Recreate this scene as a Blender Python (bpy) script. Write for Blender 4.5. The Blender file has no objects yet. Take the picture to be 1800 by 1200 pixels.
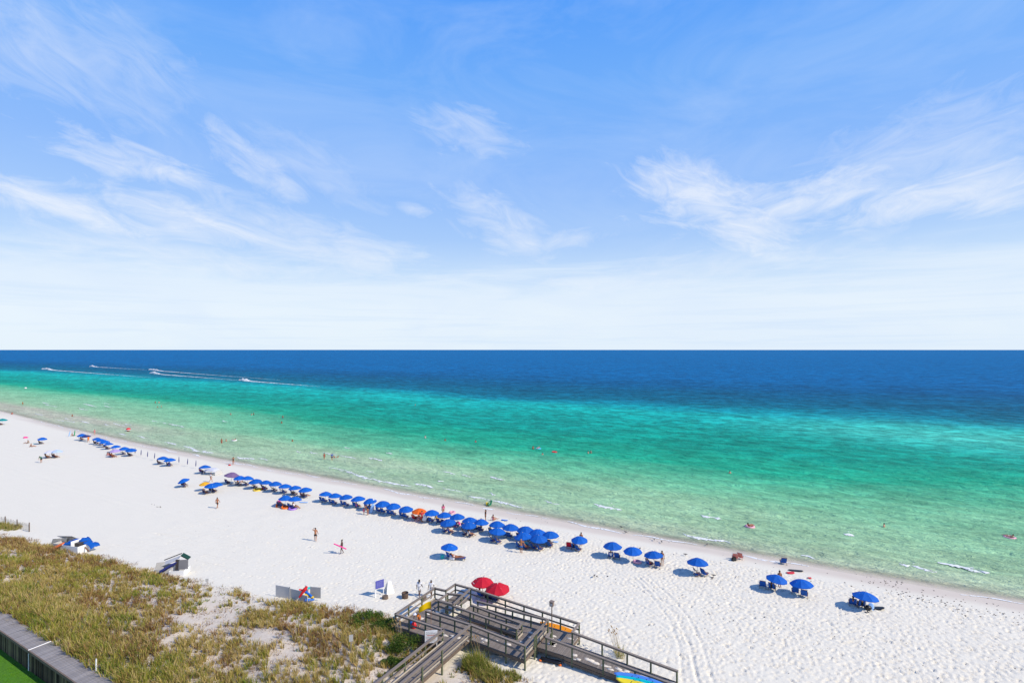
import bpy, bmesh, math, random
import numpy as np
from mathutils import Vector, Matrix
D = bpy.data
scene = bpy.context.scene
COL = scene.collection
R = math.radians
rng = random.Random(7)
nrg = np.random.default_rng(11)

# ------------------------------------------------------------------ camera, world, sun, exposure
CAMH, FPX, HORY = 24.5, 900.0, 614.5
cam_d = D.cameras.new('camera'); cam = D.objects.new('camera', cam_d); COL.objects.link(cam)
cam.location = (0, 0, CAMH); cam.rotation_euler = (R(90), 0, 0)
cam_d.sensor_width = 36; cam_d.lens = 18.0; cam_d.shift_y = 14.5/1800
cam_d.clip_start = 0.5; cam_d.clip_end = 200000
scene.camera = cam

SUN_EL = R(40); SUN_AZ = math.atan2(0.93, -0.37)      # azimuth clockwise from +Y
sd = Vector((math.sin(SUN_AZ)*math.cos(SUN_EL), math.cos(SUN_AZ)*math.cos(SUN_EL), math.sin(SUN_EL)))
sl = D.lights.new('sun', 'SUN'); sl.energy = 4.7; sl.angle = R(0.55); sl.color = (1.0, .90, .765)
so = D.objects.new('sun', sl); COL.objects.link(so); so.location = (60, -40, 80)
so.rotation_euler = sd.to_track_quat('Z', 'Y').to_euler()

scene.view_settings.view_transform = 'Standard'
scene.view_settings.look = 'None'
scene.view_settings.exposure = 0.0
scene.view_settings.gamma = 1.0
scene.view_settings.use_curve_mapping = False

class NT:
    """small helper for node trees"""
    def __init__(s, tree): s.t = tree; s.n = tree.nodes; s.l = tree.links
    def new(s, typ, **kw):
        n = s.n.new(typ)
        for k, v in kw.items(): setattr(n, k, v)
        return n
    def put(s, sock, v):
        if isinstance(v, bpy.types.NodeSocket): s.l.new(v, sock)
        elif isinstance(v, bpy.types.Node): s.l.new(v.outputs[0], sock)
        else: sock.default_value = v
    def math(s, op, a, b=0.0, c=None, clamp=False):
        n = s.new('ShaderNodeMath', operation=op, use_clamp=clamp)
        s.put(n.inputs[0], a); s.put(n.inputs[1], b)
        if c is not None: s.put(n.inputs[2], c)
        return n.outputs[0]
    def vec(s, x=0.0, y=0.0, z=0.0):
        n = s.new('ShaderNodeCombineXYZ')
        for i, v in enumerate((x, y, z)): s.put(n.inputs[i], v)
        return n.outputs[0]
    def noise(s, vec, scale, detail=4, rough=.55, dist=0.0):
        n = s.new('ShaderNodeTexNoise'); s.put(n.inputs['Vector'], vec)
        n.inputs['Scale'].default_value = scale; n.inputs['Detail'].default_value = detail
        n.inputs['Roughness'].default_value = rough; n.inputs['Distortion'].default_value = dist
        return n.outputs['Fac']
    def ramp(s, fac, stops, interp='LINEAR'):
        n = s.new('ShaderNodeValToRGB'); e = n.color_ramp.elements; n.color_ramp.interpolation = interp
        while len(e) > 1: e.remove(e[-1])
        for i, (p, c) in enumerate(stops):
            q = e[0] if i == 0 else e.new(p)
            q.position = p
            if not hasattr(c, '__len__'): c = (c, c, c)
            q.color = (*c[:3], 1)
        s.put(n.inputs['Fac'], fac); return n.outputs['Color']
    def mix(s, fac, a, b, blend='MIX'):
        n = s.new('ShaderNodeMix', data_type='RGBA', blend_type=blend)
        s.put(n.inputs[0], fac)
        for k, v in ((6, a), (7, b)):
            if isinstance(v, tuple): v = (*v[:3], 1)
            s.put(n.inputs[k], v)
        return n.outputs[2]
    def mapr(s, v, a, b, c=0.0, d=1.0, smooth=False):
        n = s.new('ShaderNodeMapRange', interpolation_type='SMOOTHSTEP' if smooth else 'LINEAR')
        s.put(n.inputs[0], v)
        for i, q in enumerate((a, b, c, d)): n.inputs[i+1].default_value = q
        return n.outputs[0]

def lin(r, g, b):
    f = lambda c: (c/255/12.92) if c/255 <= .04045 else ((c/255+.055)/1.055)**2.4
    return (f(r), f(g), f(b))

# world: Nishita sky, whitening towards the horizon, with high cirrus in the directions where it stands
W = D.worlds.new('World'); scene.world = W; W.use_nodes = True
w = NT(W.node_tree)
for n in list(w.n): w.n.remove(n)
out = w.new('ShaderNodeOutputWorld'); bg = w.new('ShaderNodeBackground'); w.l.new(bg.outputs[0], out.inputs[0])
BGS = 0.10
bg.inputs['Strength'].default_value = BGS
sky = w.new('ShaderNodeTexSky', sky_type='NISHITA'); sky.sun_disc = False
sky.sun_elevation = SUN_EL; sky.sun_rotation = SUN_AZ; sky.altitude = 20
sky.air_density = 1.0; sky.dust_density = 0.6; sky.ozone_density = 2.0
tc = w.new('ShaderNodeTexCoord'); sep = w.new('ShaderNodeSeparateXYZ'); w.l.new(tc.outputs['Generated'], sep.inputs[0])
az = w.math('ARCTAN2', sep.outputs[0], sep.outputs[1])
el = w.math('ARCSINE', sep.outputs[2])
elp = w.math('MAXIMUM', el, 0.0)
def S(*c): return tuple(v/BGS for v in lin(*c))
grade = w.ramp(w.math('DIVIDE', elp, R(60)), [
    (0.0, S(222, 240, 253)), (.06, S(226, 241, 255)), (.14, S(198, 224, 254)), (.20, S(170, 206, 254)),
    (.30, S(144, 190, 255)), (.45, S(116, 178, 255)), (.58, S(88, 162, 255)), (.75, S(62, 126, 225)), (1.0, S(38, 92, 190))])
grn = w.new('ShaderNodeGamma'); w.put(grn.inputs[0], sky.outputs[0]); grn.inputs[1].default_value = 1.15
base = w.mix(0.93, grn.outputs[0], grade)
# a bank of thin haze cloud low over the sea, with a ragged streaky top
bn = w.noise(w.vec(w.math('MULTIPLY', az, 1.7), w.math('MULTIPLY', el, 15.0), 3.1), 1.6, 7, .66, .7)
edge_ = w.math('ADD', el, w.math('MULTIPLY', w.math('SUBTRACT', bn, .5), R(15)))
base = w.mix(w.math('MULTIPLY', w.mapr(edge_, R(10.4), R(4.6), 0, 1, True), .60), base, S(236, 246, 255))
bk = w.noise(w.vec(w.math('MULTIPLY', az, 1.6), w.math('MULTIPLY', el, 40.0), 23.0), 1.5, 5, .6, .3)
base = w.mix(w.math('MULTIPLY', w.math('MULTIPLY', w.mapr(bk, .5, .75), w.mapr(el, R(12), R(2))), .62), base, S(202, 226, 252))
vn = w.noise(w.vec(w.math('MULTIPLY', az, 2.0), w.math('MULTIPLY', el, 5.0), 9.0), 1.4, 6, .62, .8)
base = w.mix(w.math('MULTIPLY', w.mapr(vn, .42, .8), .34), base, S(206, 226, 255))
def fib(rot, fa, fb, seed, warp, detail=7):
    c, s_ = math.cos(R(rot)), math.sin(R(rot))
    p = w.math('SUBTRACT', w.math('MULTIPLY', az, c), w.math('MULTIPLY', el, s_))
    q = w.math('ADD', w.math('MULTIPLY', az, s_), w.math('MULTIPLY', el, c))
    return w.noise(w.vec(w.math('MULTIPLY', p, fa), w.math('MULTIPLY', q, fb), seed), 1.0, detail, .66, warp)
FIB = {'a': fib(9, 10.0, 30.0, 1.7, .8, 9), 'b': fib(24, 11.0, 27.0, 6.1, .9, 9), 'c': fib(-11, 10.5, 30.0, 11.3, .8, 9)}
def blob(px, py, hw, hh, rot, amp):
    a0 = math.atan((px-900)/FPX); e0 = math.atan((HORY-py)*math.cos(a0)/FPX)
    sa = hw*math.cos(a0)**2/FPX; se = hh*math.cos(a0)/FPX
    c, s_ = math.cos(R(rot)), math.sin(R(rot))
    da = w.math('SUBTRACT', az, a0); de = w.math('SUBTRACT', el, e0)
    # rot clockwise in the picture: along-axis goes down to the right
    p = w.math('DIVIDE', w.math('SUBTRACT', w.math('MULTIPLY', da, c), w.math('MULTIPLY', de, s_)), sa)
    q = w.math('DIVIDE', w.math('ADD', w.math('MULTIPLY', da, s_), w.math('MULTIPLY', de, c)), se)
    r2 = w.math('ADD', w.math('MULTIPLY', p, p), w.math('MULTIPLY', q, q))
    g = w.math('EXPONENT', w.math('MULTIPLY', r2, -0.8))
    n1 = FIB['b' if rot > 20 else ('c' if rot < -4 else 'a')]
    d = w.math('MULTIPLY', w.math('ADD', w.math('MULTIPLY', g, .60), w.math('SUBTRACT', n1, .84)), 2.6, clamp=True)
    return w.math('MULTIPLY', d, amp)
BL = [(235,282,190,40,9,.78), (440,285,135,38,34,.55), (495,325,60,24,24,.6), (120,365,260,40,10,.82), (340,392,250,42,9,.7),
      (60,80,230,110,22,.36), (200,120,200,110,24,.3), (820,226,120,46,10,.42), (865,382,120,50,22,.55), (905,425,105,34,15,.55),
      (1215,330,150,62,22,.75), (1270,370,190,60,12,.8), (1315,405,110,60,24,.75), (1420,345,220,46,-10,.78), (1640,350,320,42,-6,.75),
      (1610,260,260,100,-8,.36), (1760,352,170,34,-9,.65), (550,425,280,60,10,.5), (640,455,130,40,-12,.4), (560,300,160,50,24,.25),
      (730,368,46,16,9,.45), (1000,418,80,22,-6,.45), (1160,310,110,34,-12,.35), (330,455,380,40,4,.42), (1250,470,460,36,-6,.3)]
acc = None
for i, b in enumerate(BL):
    d = blob(*b)
    acc = d if acc is None else w.math('MAXIMUM', acc, d)
base = w.mix(w.math('MULTIPLY', acc, .84), base, S(250, 252, 255))
w.put(bg.inputs['Color'], base)
W.cycles.sampling_method = 'MANUAL'; W.cycles.sample_map_resolution = 512
scene.cycles.max_bounces = 6; scene.cycles.diffuse_bounces = 2; scene.cycles.glossy_bounces = 2; scene.cycles.transparent_max_bounces = 8

# ------------------------------------------------------------------ helpers
ANG = math.atan2(.487, .873); CA, SA = math.cos(ANG), math.sin(ANG)
def W2(u, v):                      # shore frame (u along the shore to the right, v seaward) -> world
    return (CA*u + SA*v, -SA*u + CA*v)
def UV(x, y): return (CA*x - SA*y, SA*x + CA*y)
SHX = [-2000, -420, -279, -205, -150, -108, -60, 0, 40, 2000]
SHV = [95, 84, 79.6, 73.0, 69.6, 68.6, 68.4, 68.0, 68.4, 68.4]
def shore(u): return np.interp(u, SHX, SHV)
EDX = [-300, -90, -62, -46, -35, -29, -24, -17, -12, 20]
EDV = [24, 25.6, 29.3, 31.2, 34.3, 34.3, 33, 33.2, 33, 30]
def dune_edge(u): return np.interp(u, EDX, EDV)
HMX = [-300, -30, -24, -17, -8, 20]; HMV = [1.35, 1.3, .75, .42, .3, .3]
def sstep(a, b, x):
    t = np.clip((x-a)/(b-a), 0, 1); return t*t*(3-2*t)
def hsh(ix, iy, s):
    h = (ix*374761393 + iy*668265263 + s*974634777) & 0x7fffffff
    h = ((h ^ (h >> 13))*1274126177) & 0x7fffffff
    return ((h ^ (h >> 16)) & 0xffff)/65535.0
def vnoise(x, y, s=0):
    x = np.asarray(x, float); y = np.asarray(y, float)
    ix = np.floor(x).astype(np.int64); iy = np.floor(y).astype(np.int64)
    fx = x-ix; fy = y-iy; fx = fx*fx*(3-2*fx); fy = fy*fy*(3-2*fy)
    a = hsh(ix, iy, s); b = hsh(ix+1, iy, s); c = hsh(ix, iy+1, s); d = hsh(ix+1, iy+1, s)
    return (a*(1-fx)+b*fx)*(1-fy)+(c*(1-fx)+d*fx)*fy
def fbm(x, y, s=0, o=4):
    t = 0; a = .5
    for i in range(o): t = t + a*vnoise(x*2**i, y*2**i, s+i*17); a *= .5
    return t/(1-.5**o)
WATER_Z = -0.35
def ground_uv(u, v):
    u = np.asarray(u, float); v = np.asarray(v, float)
    vs = v - (shore(u) - 67.9)
    z = -np.maximum(vs-60, 0)*.0445
    ed = dune_edge(u)
    hm = np.interp(u, HMX, HMV)
    t = sstep(ed+4, ed-8, v)
    z = z + t*hm + t*(fbm(u*.16, v*.22, 5, 3)-.5)*.9*np.minimum(hm, 1)
    flat = sstep(19.0, 17.7, v)
    z = z*(1-flat) + flat*(1.32)
    low = sstep(17.05, 16.75, v)
    z = z*(1-low) + low*(-.5)
    return z
def gz(x, y):
    u, v = UV(x, y); return float(ground_uv(u, v))
def at(px, py, h=0.0):
    """point h above the sand seen at photo position (px, py)"""
    z = 0.0
    for _ in range(6):
        Y = (CAMH-z-h)*FPX/(py-HORY); X = (px-900)/FPX*Y
        z = gz(X, Y)
    return X, Y, z
def at_z(px, py, z):
    Y = (CAMH-z)*FPX/(py-HORY); return ((px-900)/FPX*Y, Y, z)

class MB:
    """collects shapes, builds ONE mesh"""
    def __init__(s): s.v = []; s.f = []; s.m = []; s.mi = 0; s.smooth = []
    def add(s, vs, fs, smooth=False):
        o = len(s.v); s.v += [tuple(q) for q in vs]
        for f in fs: s.f.append(tuple(i+o for i in f)); s.m.append(s.mi); s.smooth.append(smooth)
        return s
    def box(s, c, size, rz=0.0, M=None):
        x, y, z = (q/2 for q in size)
        vs = [Vector((a*x, b*y, d*z)) for d in (-1, 1) for b in (-1, 1) for a in (-1, 1)]
        T = Matrix.Translation(Vector(c)) @ Matrix.Rotation(rz, 4, 'Z')
        if M is not None: T = Matrix.Translation(Vector(c)) @ M.to_4x4()
        return s.add([T @ q for q in vs], [(0,2,3,1),(4,5,7,6),(0,1,5,4),(2,6,7,3),(0,4,6,2),(1,3,7,5)])
    def beam(s, a, b, wd, ht, up=(0, 0, 1)):
        a = Vector(a); b = Vector(b); d = (b-a); L = d.length; d.normalize()
        up = Vector(up)
        if abs(d.dot(up)) > .98: up = Vector((1, 0, 0))
        sx = d.cross(up).normalized(); sz = sx.cross(d).normalized()
        vs = []
        for p in (a, b):
            for i, j in ((-1,-1),(1,-1),(1,1),(-1,1)): vs.append(p + sx*(i*wd/2) + sz*(j*ht/2))
        return s.add(vs, [(3,2,1,0),(4,5,6,7),(0,1,5,4),(1,2,6,5),(2,3,7,6),(3,0,4,7)])
    def tube(s, a, b, r0, r1=None, n=8, caps=True, smooth=True):
        r1 = r0 if r1 is None else r1
        a = Vector(a); b = Vector(b); d = (b-a).normalized()
        up = Vector((0,0,1)) if abs(d.z) < .95 else Vector((1,0,0))
        x = d.cross(up).normalized(); y = x.cross(d)
        vs = []
        for p, r in ((a, r0), (b, r1)):
            for i in range(n):
                t = 2*math.pi*i/n; vs.append(p + x*(r*math.cos(t)) + y*(r*math.sin(t)))
        s.add(vs, [(i, n+i, n+(i+1) % n, (i+1) % n) for i in range(n)], smooth)
        if caps: s.add(vs, [tuple(range(n)), tuple(range(2*n-1, n-1, -1))])
        return s
    def loft(s, rings, cap=True, smooth=True, closed=True):
        n = len(rings[0]); vs = [q for r in rings for q in r]; fs = []
        for k in range(len(rings)-1):
            for i in range(n if closed else n-1):
                j = (i+1) % n; fs.append((k*n+i, k*n+j, (k+1)*n+j, (k+1)*n+i))
        if cap and closed: fs += [tuple(range(n-1, -1, -1)), tuple(range((len(rings)-1)*n, len(rings)*n))]
        return s.add(vs, fs, smooth)
    def lathe(s, prof, n=12, c=(0,0,0), smooth=True, cap=False):
        rings = [[(c[0]+r*math.cos(2*math.pi*i/n), c[1]+r*math.sin(2*math.pi*i/n), c[2]+z) for i in range(n)] for r, z in prof]
        return s.loft(rings, cap, smooth)
    def torus(s, c, Rr, r, n=16, m=8, sz=1.0):
        rings = []
        for i in range(n+1):
            t = 2*math.pi*i/n
            rings.append([(c[0]+(Rr+r*math.cos(q))*math.cos(t), c[1]+(Rr+r*math.cos(q))*math.sin(t), c[2]+r*sz*math.sin(q))
                          for q in (2*math.pi*j/m for j in range(m))])
        return s.loft(rings, False)
    def ball(s, c, r, n=10, m=6, sc=(1,1,1)):
        prof = [(max(r*math.sin(math.pi*i/m), .001), -r*math.cos(math.pi*i/m)) for i in range(m+1)]
        rings = [[(c[0]+a*sc[0]*math.cos(2*math.pi*i/n), c[1]+a*sc[1]*math.sin(2*math.pi*i/n), c[2]+z*sc[2]) for i in range(n)] for a, z in prof]
        return s.loft(rings, True)
    def mesh(s, name, recalc=False):
        me = D.meshes.new(name); me.from_pydata(s.v, [], s.f)
        me.polygons.foreach_set('material_index', s.m); me.polygons.foreach_set('use_smooth', s.smooth)
        me.update()
        bm = bmesh.new(); bm.from_mesh(me); bmesh.ops.recalc_face_normals(bm, faces=bm.faces[:]); bm.to_mesh(me); bm.free()
        return me

def obj(name, me, mat=None, parent=None, loc=None, rz=None):
    if isinstance(me, MB): me = me.mesh(name)
    o = D.objects.new(name, me); COL.objects.link(o)
    if mat is not None:
        mats = mat if isinstance(mat, (list, tuple)) else [mat]
        while me is not None and len(me.materials) < len(mats): me.materials.append(None)
        for i, m in enumerate(mats):
            o.material_slots[i].link = 'OBJECT'; o.material_slots[i].material = m
    if parent is not None: o.parent = parent
    if loc is not None: o.location = loc
    if rz is not None: o.rotation_euler = (0, 0, rz)
    return o
def tag(o, label=None, cat=None, group=None, kind=None):
    if label: o['label'] = label
    if cat: o['category'] = cat
    if group: o['group'] = group
    if kind: o['kind'] = kind
    return o
def thing(name, label, cat, loc=(0,0,0), rz=0.0, group=None):
    o = D.objects.new(name, None); COL.objects.link(o); o.empty_display_size = .3
    o.location = loc; o.rotation_euler = (0, 0, rz)
    return tag(o, label, cat, group)
def kids(o): return [c for c in D.objects if c.parent == o]

_mats = {}
def mat(name, col, rough=.6, var=.12, scale=6.0, metal=0.0, bump=0.0, bscale=40.0, spec=.4, trans=0.0, stretch=None):
    if name in _mats: return _mats[name]
    m = D.materials.new(name); m.use_nodes = True; t = NT(m.node_tree)
    b = t.n['Principled BSDF']
    b.inputs['Roughness'].default_value = rough; b.inputs['Metallic'].default_value = metal
    b.inputs['Specular IOR Level'].default_value = spec
    tcn = t.new('ShaderNodeTexCoord'); src = tcn.outputs['Object']
    if stretch:
        mp = t.new('ShaderNodeMapping'); mp.inputs['Scale'].default_value = stretch; t.put(mp.inputs['Vector'], src); src = mp.outputs[0]
    n = t.noise(src, scale, 4, .6)
    oi = t.new('ShaderNodeObjectInfo')
    k = t.math('ADD', t.math('MULTIPLY', t.math('SUBTRACT', n, .5), var*2), t.math('MULTIPLY', t.math('SUBTRACT', oi.outputs['Random'], .5), var*.6))
    hs = t.new('ShaderNodeHueSaturation'); hs.inputs['Color'].default_value = (*col, 1)
    t.put(hs.inputs['Value'], t.math('ADD', k, 1.0))
    t.l.new(hs.outputs[0], b.inputs['Base Color'])
    if bump:
        bn_ = t.new('ShaderNodeBump'); bn_.inputs['Strength'].default_value = bump; bn_.inputs['Distance'].default_value = .02
        t.put(bn_.inputs['Height'], t.noise(src, bscale, 3, .6)); t.l.new(bn_.outputs[0], b.inputs['Normal'])
    if trans:
        o_ = t.n['Material Output']; tr = t.new('ShaderNodeBsdfTranslucent'); t.l.new(hs.outputs[0], tr.inputs[0])
        mx = t.new('ShaderNodeMixShader'); mx.inputs[0].default_value = trans
        t.l.new(b.outputs[0], mx.inputs[1]); t.l.new(tr.outputs[0], mx.inputs[2]); t.l.new(mx.outputs[0], o_.inputs[0])
    _mats[name] = m; return m

def np_mesh(name, verts, quads, smooth=True):
    me = D.meshes.new(name); nv = len(verts); nf, k = quads.shape
    me.vertices.add(nv); me.vertices.foreach_set('co', verts.astype(np.float32).ravel())
    me.loops.add(nf*k); me.loops.foreach_set('vertex_index', quads.astype(np.int32).ravel())
    me.polygons.add(nf); me.polygons.foreach_set('loop_start', np.arange(0, nf*k, k, dtype=np.int32))
    me.polygons.foreach_set('loop_total', np.full(nf, k, dtype=np.int32))
    me.polygons.foreach_set('use_smooth', np.full(nf, smooth))
    me.update(calc_edges=True); return me
def grid_quads(nu, nv):
    i = np.arange(nu-1)[:, None]*nv + np.arange(nv-1)[None, :]
    return np.stack([i, i+nv, i+nv+1, i+1], -1).reshape(-1, 4)
def spaced(segs):
    """segs: list of (start, end, step) joined; step may be (s0, s1) growing"""
    out_ = []
    for a, b, st in segs:
        if isinstance(st, tuple):
            xs = [0.0]; s_ = st[0]; g = st[1]
            while xs[-1] < abs(b-a): xs.append(xs[-1]+s_); s_ *= g
            xs = np.array(xs)*abs(b-a)/xs[-1]
            seg = a + (xs if b > a else -xs)
            if b < a: seg = seg[::-1]
        else: seg = np.linspace(a, b, max(2, int(round((b-a)/st))+1))
        out_.append(seg)
    q = np.unique(np.round(np.concatenate(out_), 4)); return q

# ------------------------------------------------------------------ sand
us = spaced([(-75, -3000, (.2, 1.13)), (-75, 24, .125), (24, 3000, (.2, 1.13))])
vsq = spaced([(-400, 10, 40.0), (10, 16, .5), (16, 17.8, .1), (17.8, 30, .25), (30, 68.8, .125), (68.8, 74, .4), (74, 130, 6.0)])
U, V = np.meshgrid(us, vsq, indexing='ij')
VS = V - (shore(U) - 67.9)
Z = ground_uv(U, V)
# soft lumps, wind-blown unevenness and the marks of feet, wheels and the rake
beachm = sstep(64.5, 61, VS)*sstep(17.0, 17.8, V)
Z += beachm*(fbm(U*.5, V*.5, 31, 3)-.5)*.06
footd = np.interp(U, [-110, -62, -45, -25, -8, 30], [.02, .08, .22, .62, 1.0, 1.0])
rake = (1-footd)*sstep(30, 40, V)*sstep(62, 56, VS)
lane = vnoise(U*.012+3, V*.55, 77)
Z += rake*.016*np.sin(V*4.1+9*fbm(U*.02, V*.06, 8, 3))*sstep(.4, .7, lane)*fbm(U*.05, V*.9, 18, 2)*1.4
Z += footd*beachm*(fbm(U*2.3, V*2.3, 91, 3)-.5)*.035
fu0, fu1, fv0, fv1 = -75.0, 24.0, 30.0, 68.8
iu0 = int(np.searchsorted(us, fu0-1e-3)); iv0 = int(np.searchsorted(vsq, fv0-1e-3))
nuf = int(np.searchsorted(us, fu1+1e-3))-iu0; nvf = int(np.searchsorted(vsq, fv1+1e-3))-iv0
du = (fu1-fu0)/(nuf-1); dv = (fv1-fv0)/(nvf-1)
FZ = np.zeros((nuf, nvf))
N = 56000
cu = fu0+1+nrg.random(N)*(fu1-fu0-2); cv = fv0+1+nrg.random(N)*(fv1-fv0-2)
dens = np.interp(cu, [-75, -62, -45, -25, -8, 30], [.02, .07, .2, .6, 1.0, 1.0])
rowv = np.exp(-((cv-58.5)/4.0)**2)*.35
vv = cv-(shore(cu)-67.9)
keep = (nrg.random(N) < np.minimum(dens+rowv*(cu > -70), 1)*(.35+.9*fbm(cu*.12, cv*.12, 55, 3))) & (vv < 64.0)
cu, cv = cu[keep], cv[keep]; n_ = len(cu)
th = nrg.normal(0, .7, n_)+np.where(nrg.random(n_) < .5, 0, 1.4)
sl_, sw_ = .13+.06*nrg.random(n_), .08+.025*nrg.random(n_); dp = .03+.085*nrg.random(n_)**1.5
# tracks of people walking in file
iu = np.round((cu-fu0)/du).astype(int); iv = np.round((cv-fv0)/dv).astype(int)
for a in range(-4, 5):
    for b in range(-4, 5):
        ii, jj = iu+a, iv+b; ok = (ii >= 0) & (ii < nuf) & (jj >= 0) & (jj < nvf)
        x = fu0+ii*du-cu; y = fv0+jj*dv-cv
        p = (x*np.cos(th)+y*np.sin(th))/sl_; q = (-x*np.sin(th)+y*np.cos(th))/sw_
        r = np.sqrt(p*p+q*q)
        h = -dp*np.exp(-r*r)+dp*.35*np.exp(-((r-1.5)/.45)**2)
        np.add.at(FZ, (ii[ok], jj[ok]), h[ok])
FZ = np.clip(FZ, -.13, .07)
uf = us[iu0:iu0+nuf]; vf = vsq[iv0:iv0+nvf]; UF, VF = np.meshgrid(uf, vf, indexing='ij')
def track(pts, half, depth, wid=.11):
    """pair of wheel ruts along photo points"""
    P = [UV(*at(*p)[:2]) for p in pts]
    for side in (-half, half) if half else (0,):
        for k in range(len(P)-1):
            (u0, v0), (u1, v1) = P[k], P[k+1]
            dx, dy = u1-u0, v1-v0; L = math.hypot(dx, dy); nx, ny = -dy/L, dx/L
            t = ((UF-u0)*dx+(VF-v0)*dy)/L**2; d = (UF-u0)*nx+(VF-v0)*ny-side
            mk = (t > 0) & (t < 1)
            FZ[mk] += (-depth*np.exp(-(d/wid)**2)+depth*.5*np.exp(-((np.abs(d)-.24)/.1)**2))[mk]
track([(1128,1010),(1165,1045),(1200,1085),(1222,1130),(1235,1180),(1242,1199)], .55, .05)
track([(1120,1012),(1150,1042),(1186,1088),(1205,1135),(1214,1199)], .5, .04)
track([(1195,1030),(1260,1052),(1330,1078),(1410,1102),(1480,1130),(1540,1158),(1590,1180)], .25, .035)
track([(905,1000),(960,1022),(1020,1050),(1080,1090),(1120,1125)], .4, .035)
track([(930,985),(990,1005),(1060,1035),(1120,1065),(1190,1110)], .4, .03)
track([(1190,1075),(1120,1030),(1060,995)], .3, .025)
for yy0, yy1, d_ in ((880,905,.03),(900,935,.035),(912,945,.03),(925,968,.03),(868,889,.02),(893,921,.025)):
    d_ *= 1.7
    track([(20, yy0), (150, yy0+(yy1-yy0)*.42), (300, yy1), (420, yy1+(yy1-yy0)*.62)], .8, d_, .14)
Z[iu0:iu0+nuf, iv0:iv0+nvf] += FZ*sstep(65.5, 63, VF-(shore(UF)-67.9))
X = CA*U+SA*V; Y = -SA*U+CA*V
sand_me = np_mesh('sand', np.stack([X, Y, Z], -1).reshape(-1, 3), grid_quads(len(us), len(vsq)))
wet = sstep(64.4, 66.6, VS+ .8*(fbm(U*.07, V*.0+2, 3, 3)-.5)*2.2)
wa = sand_me.attributes.new('wet', 'FLOAT', 'POINT'); wa.data.foreach_set('value', wet.astype(np.float32).ravel())
dune_t = sstep(dune_edge(U)+2, dune_edge(U)-4, V)
da_ = sand_me.attributes.new('dune', 'FLOAT', 'POINT'); da_.data.foreach_set('value', dune_t.astype(np.float32).ravel())
m = D.materials.new('white_sand'); m.use_nodes = True; t = NT(m.node_tree); b = t.n['Principled BSDF']
tcn = t.new('ShaderNodeTexCoord'); P_ = tcn.outputs['Object']
aw = t.new('ShaderNodeAttribute', attribute_name='wet'); ad = t.new('ShaderNodeAttribute', attribute_name='dune')
n1 = t.noise(P_, .35, 6, .6); n2 = t.noise(P_, 5.0, 5, .65)
dry = t.mix(n1, (.75, .705, .575), (.80, .755, .625))
dry = t.mix(t.mapr(n2, .3, .75), dry, (.70, .66, .54))
dry = t.mix(t.math('MULTIPLY', ad.outputs['Fac'], .95), dry, t.mix(n2, (.44, .36, .27), (.73, .66, .55)))
c = t.mix(aw.outputs['Fac'], dry, t.mix(n1, (.59, .51, .41), (.68, .60, .49)))
t.l.new(c, b.inputs['Base Color'])
t.put(b.inputs['Roughness'], t.mapr(aw.outputs['Fac'], 0, 1, .9, .6)); b.inputs['Specular IOR Level'].default_value = .25
bp = t.new('ShaderNodeBump'); bp.inputs['Strength'].default_value = .4; bp.inputs['Distance'].default_value = .06
hgt = t.math('ADD', t.noise(P_, 10.0, 4, .7), t.math('MULTIPLY', t.noise(P_, 2.2, 3, .6), .8))
t.put(bp.inputs['Height'], t.math('MULTIPLY', hgt, t.mapr(aw.outputs['Fac'], 0, .6, 1, .04)))
t.l.new(bp.outputs[0], b.inputs['Normal'])
SAND = m
tag(obj('beach_sand', sand_me, SAND), kind='structure', label='white sand beach with footprints and wheel tracks')

# ------------------------------------------------------------------ sea
us = spaced([(-70, -90000, (.5, 1.12)), (-70, 75, .42), (75, 90000, (.5, 1.12))])
vsq = spaced([(64, 72, .2), (72, 128, .36), (128, 90000, (.4, 1.075))])
U, V = np.meshgrid(us, vsq, indexing='ij')
OFF = V-shore(U)
fade = np.clip(OFF/8, 0, 1)*np.clip((420-V)/200, 0, 1)*np.clip((500-np.abs(U))/250, 0, 1)
ph = 2.6*fbm(U*.03, V*.04, 61, 3)*6.28
amp = .05+.05*np.clip(OFF/40, 0, 1)
zz = amp*(np.sin(V*1.15+U*.10+ph)+.7*np.sin(V*2.1-U*.33+1.7*ph)+.55*np.sin(V*1.7+U*.95+ph*.6)) + .10*(fbm(U*.55, V*1.0, 15, 3)-.5)
Z = WATER_Z+zz*fade*.8
X = CA*U+SA*V; Y = -SA*U+CA*V
sea_me = np_mesh('sea', np.stack([X, Y, Z], -1).reshape(-1, 3), grid_quads(len(us), len(vsq)))
# sand bars: an inner one at the left that nearly dries, another off the middle of the row
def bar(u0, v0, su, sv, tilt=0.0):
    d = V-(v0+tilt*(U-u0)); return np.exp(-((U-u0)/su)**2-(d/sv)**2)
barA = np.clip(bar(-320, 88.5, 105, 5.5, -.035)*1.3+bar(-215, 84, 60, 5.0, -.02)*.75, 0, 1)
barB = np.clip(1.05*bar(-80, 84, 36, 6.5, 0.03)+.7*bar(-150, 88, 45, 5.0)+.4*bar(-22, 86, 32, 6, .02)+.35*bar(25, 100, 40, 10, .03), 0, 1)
wob = 26*(fbm(U*.011, V*.02, 41, 4)-.5)*np.clip(OFF/60, 0, 1)
tongue = 30*np.exp(-((U+300)/260)**2)*0
eff = np.clip(OFF+wob-tongue, 0, None)
eff = eff*(1-.42*sstep(-70, -230, U)*sstep(75, 40, OFF))
eff = eff*(1-.34*sstep(0, 70, U)*sstep(95, 55, OFF))
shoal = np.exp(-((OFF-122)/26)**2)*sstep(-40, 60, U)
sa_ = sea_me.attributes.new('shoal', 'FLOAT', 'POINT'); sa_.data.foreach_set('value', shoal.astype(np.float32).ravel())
eff = eff*(1-.93*barA)*(1-.62*barB)
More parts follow.
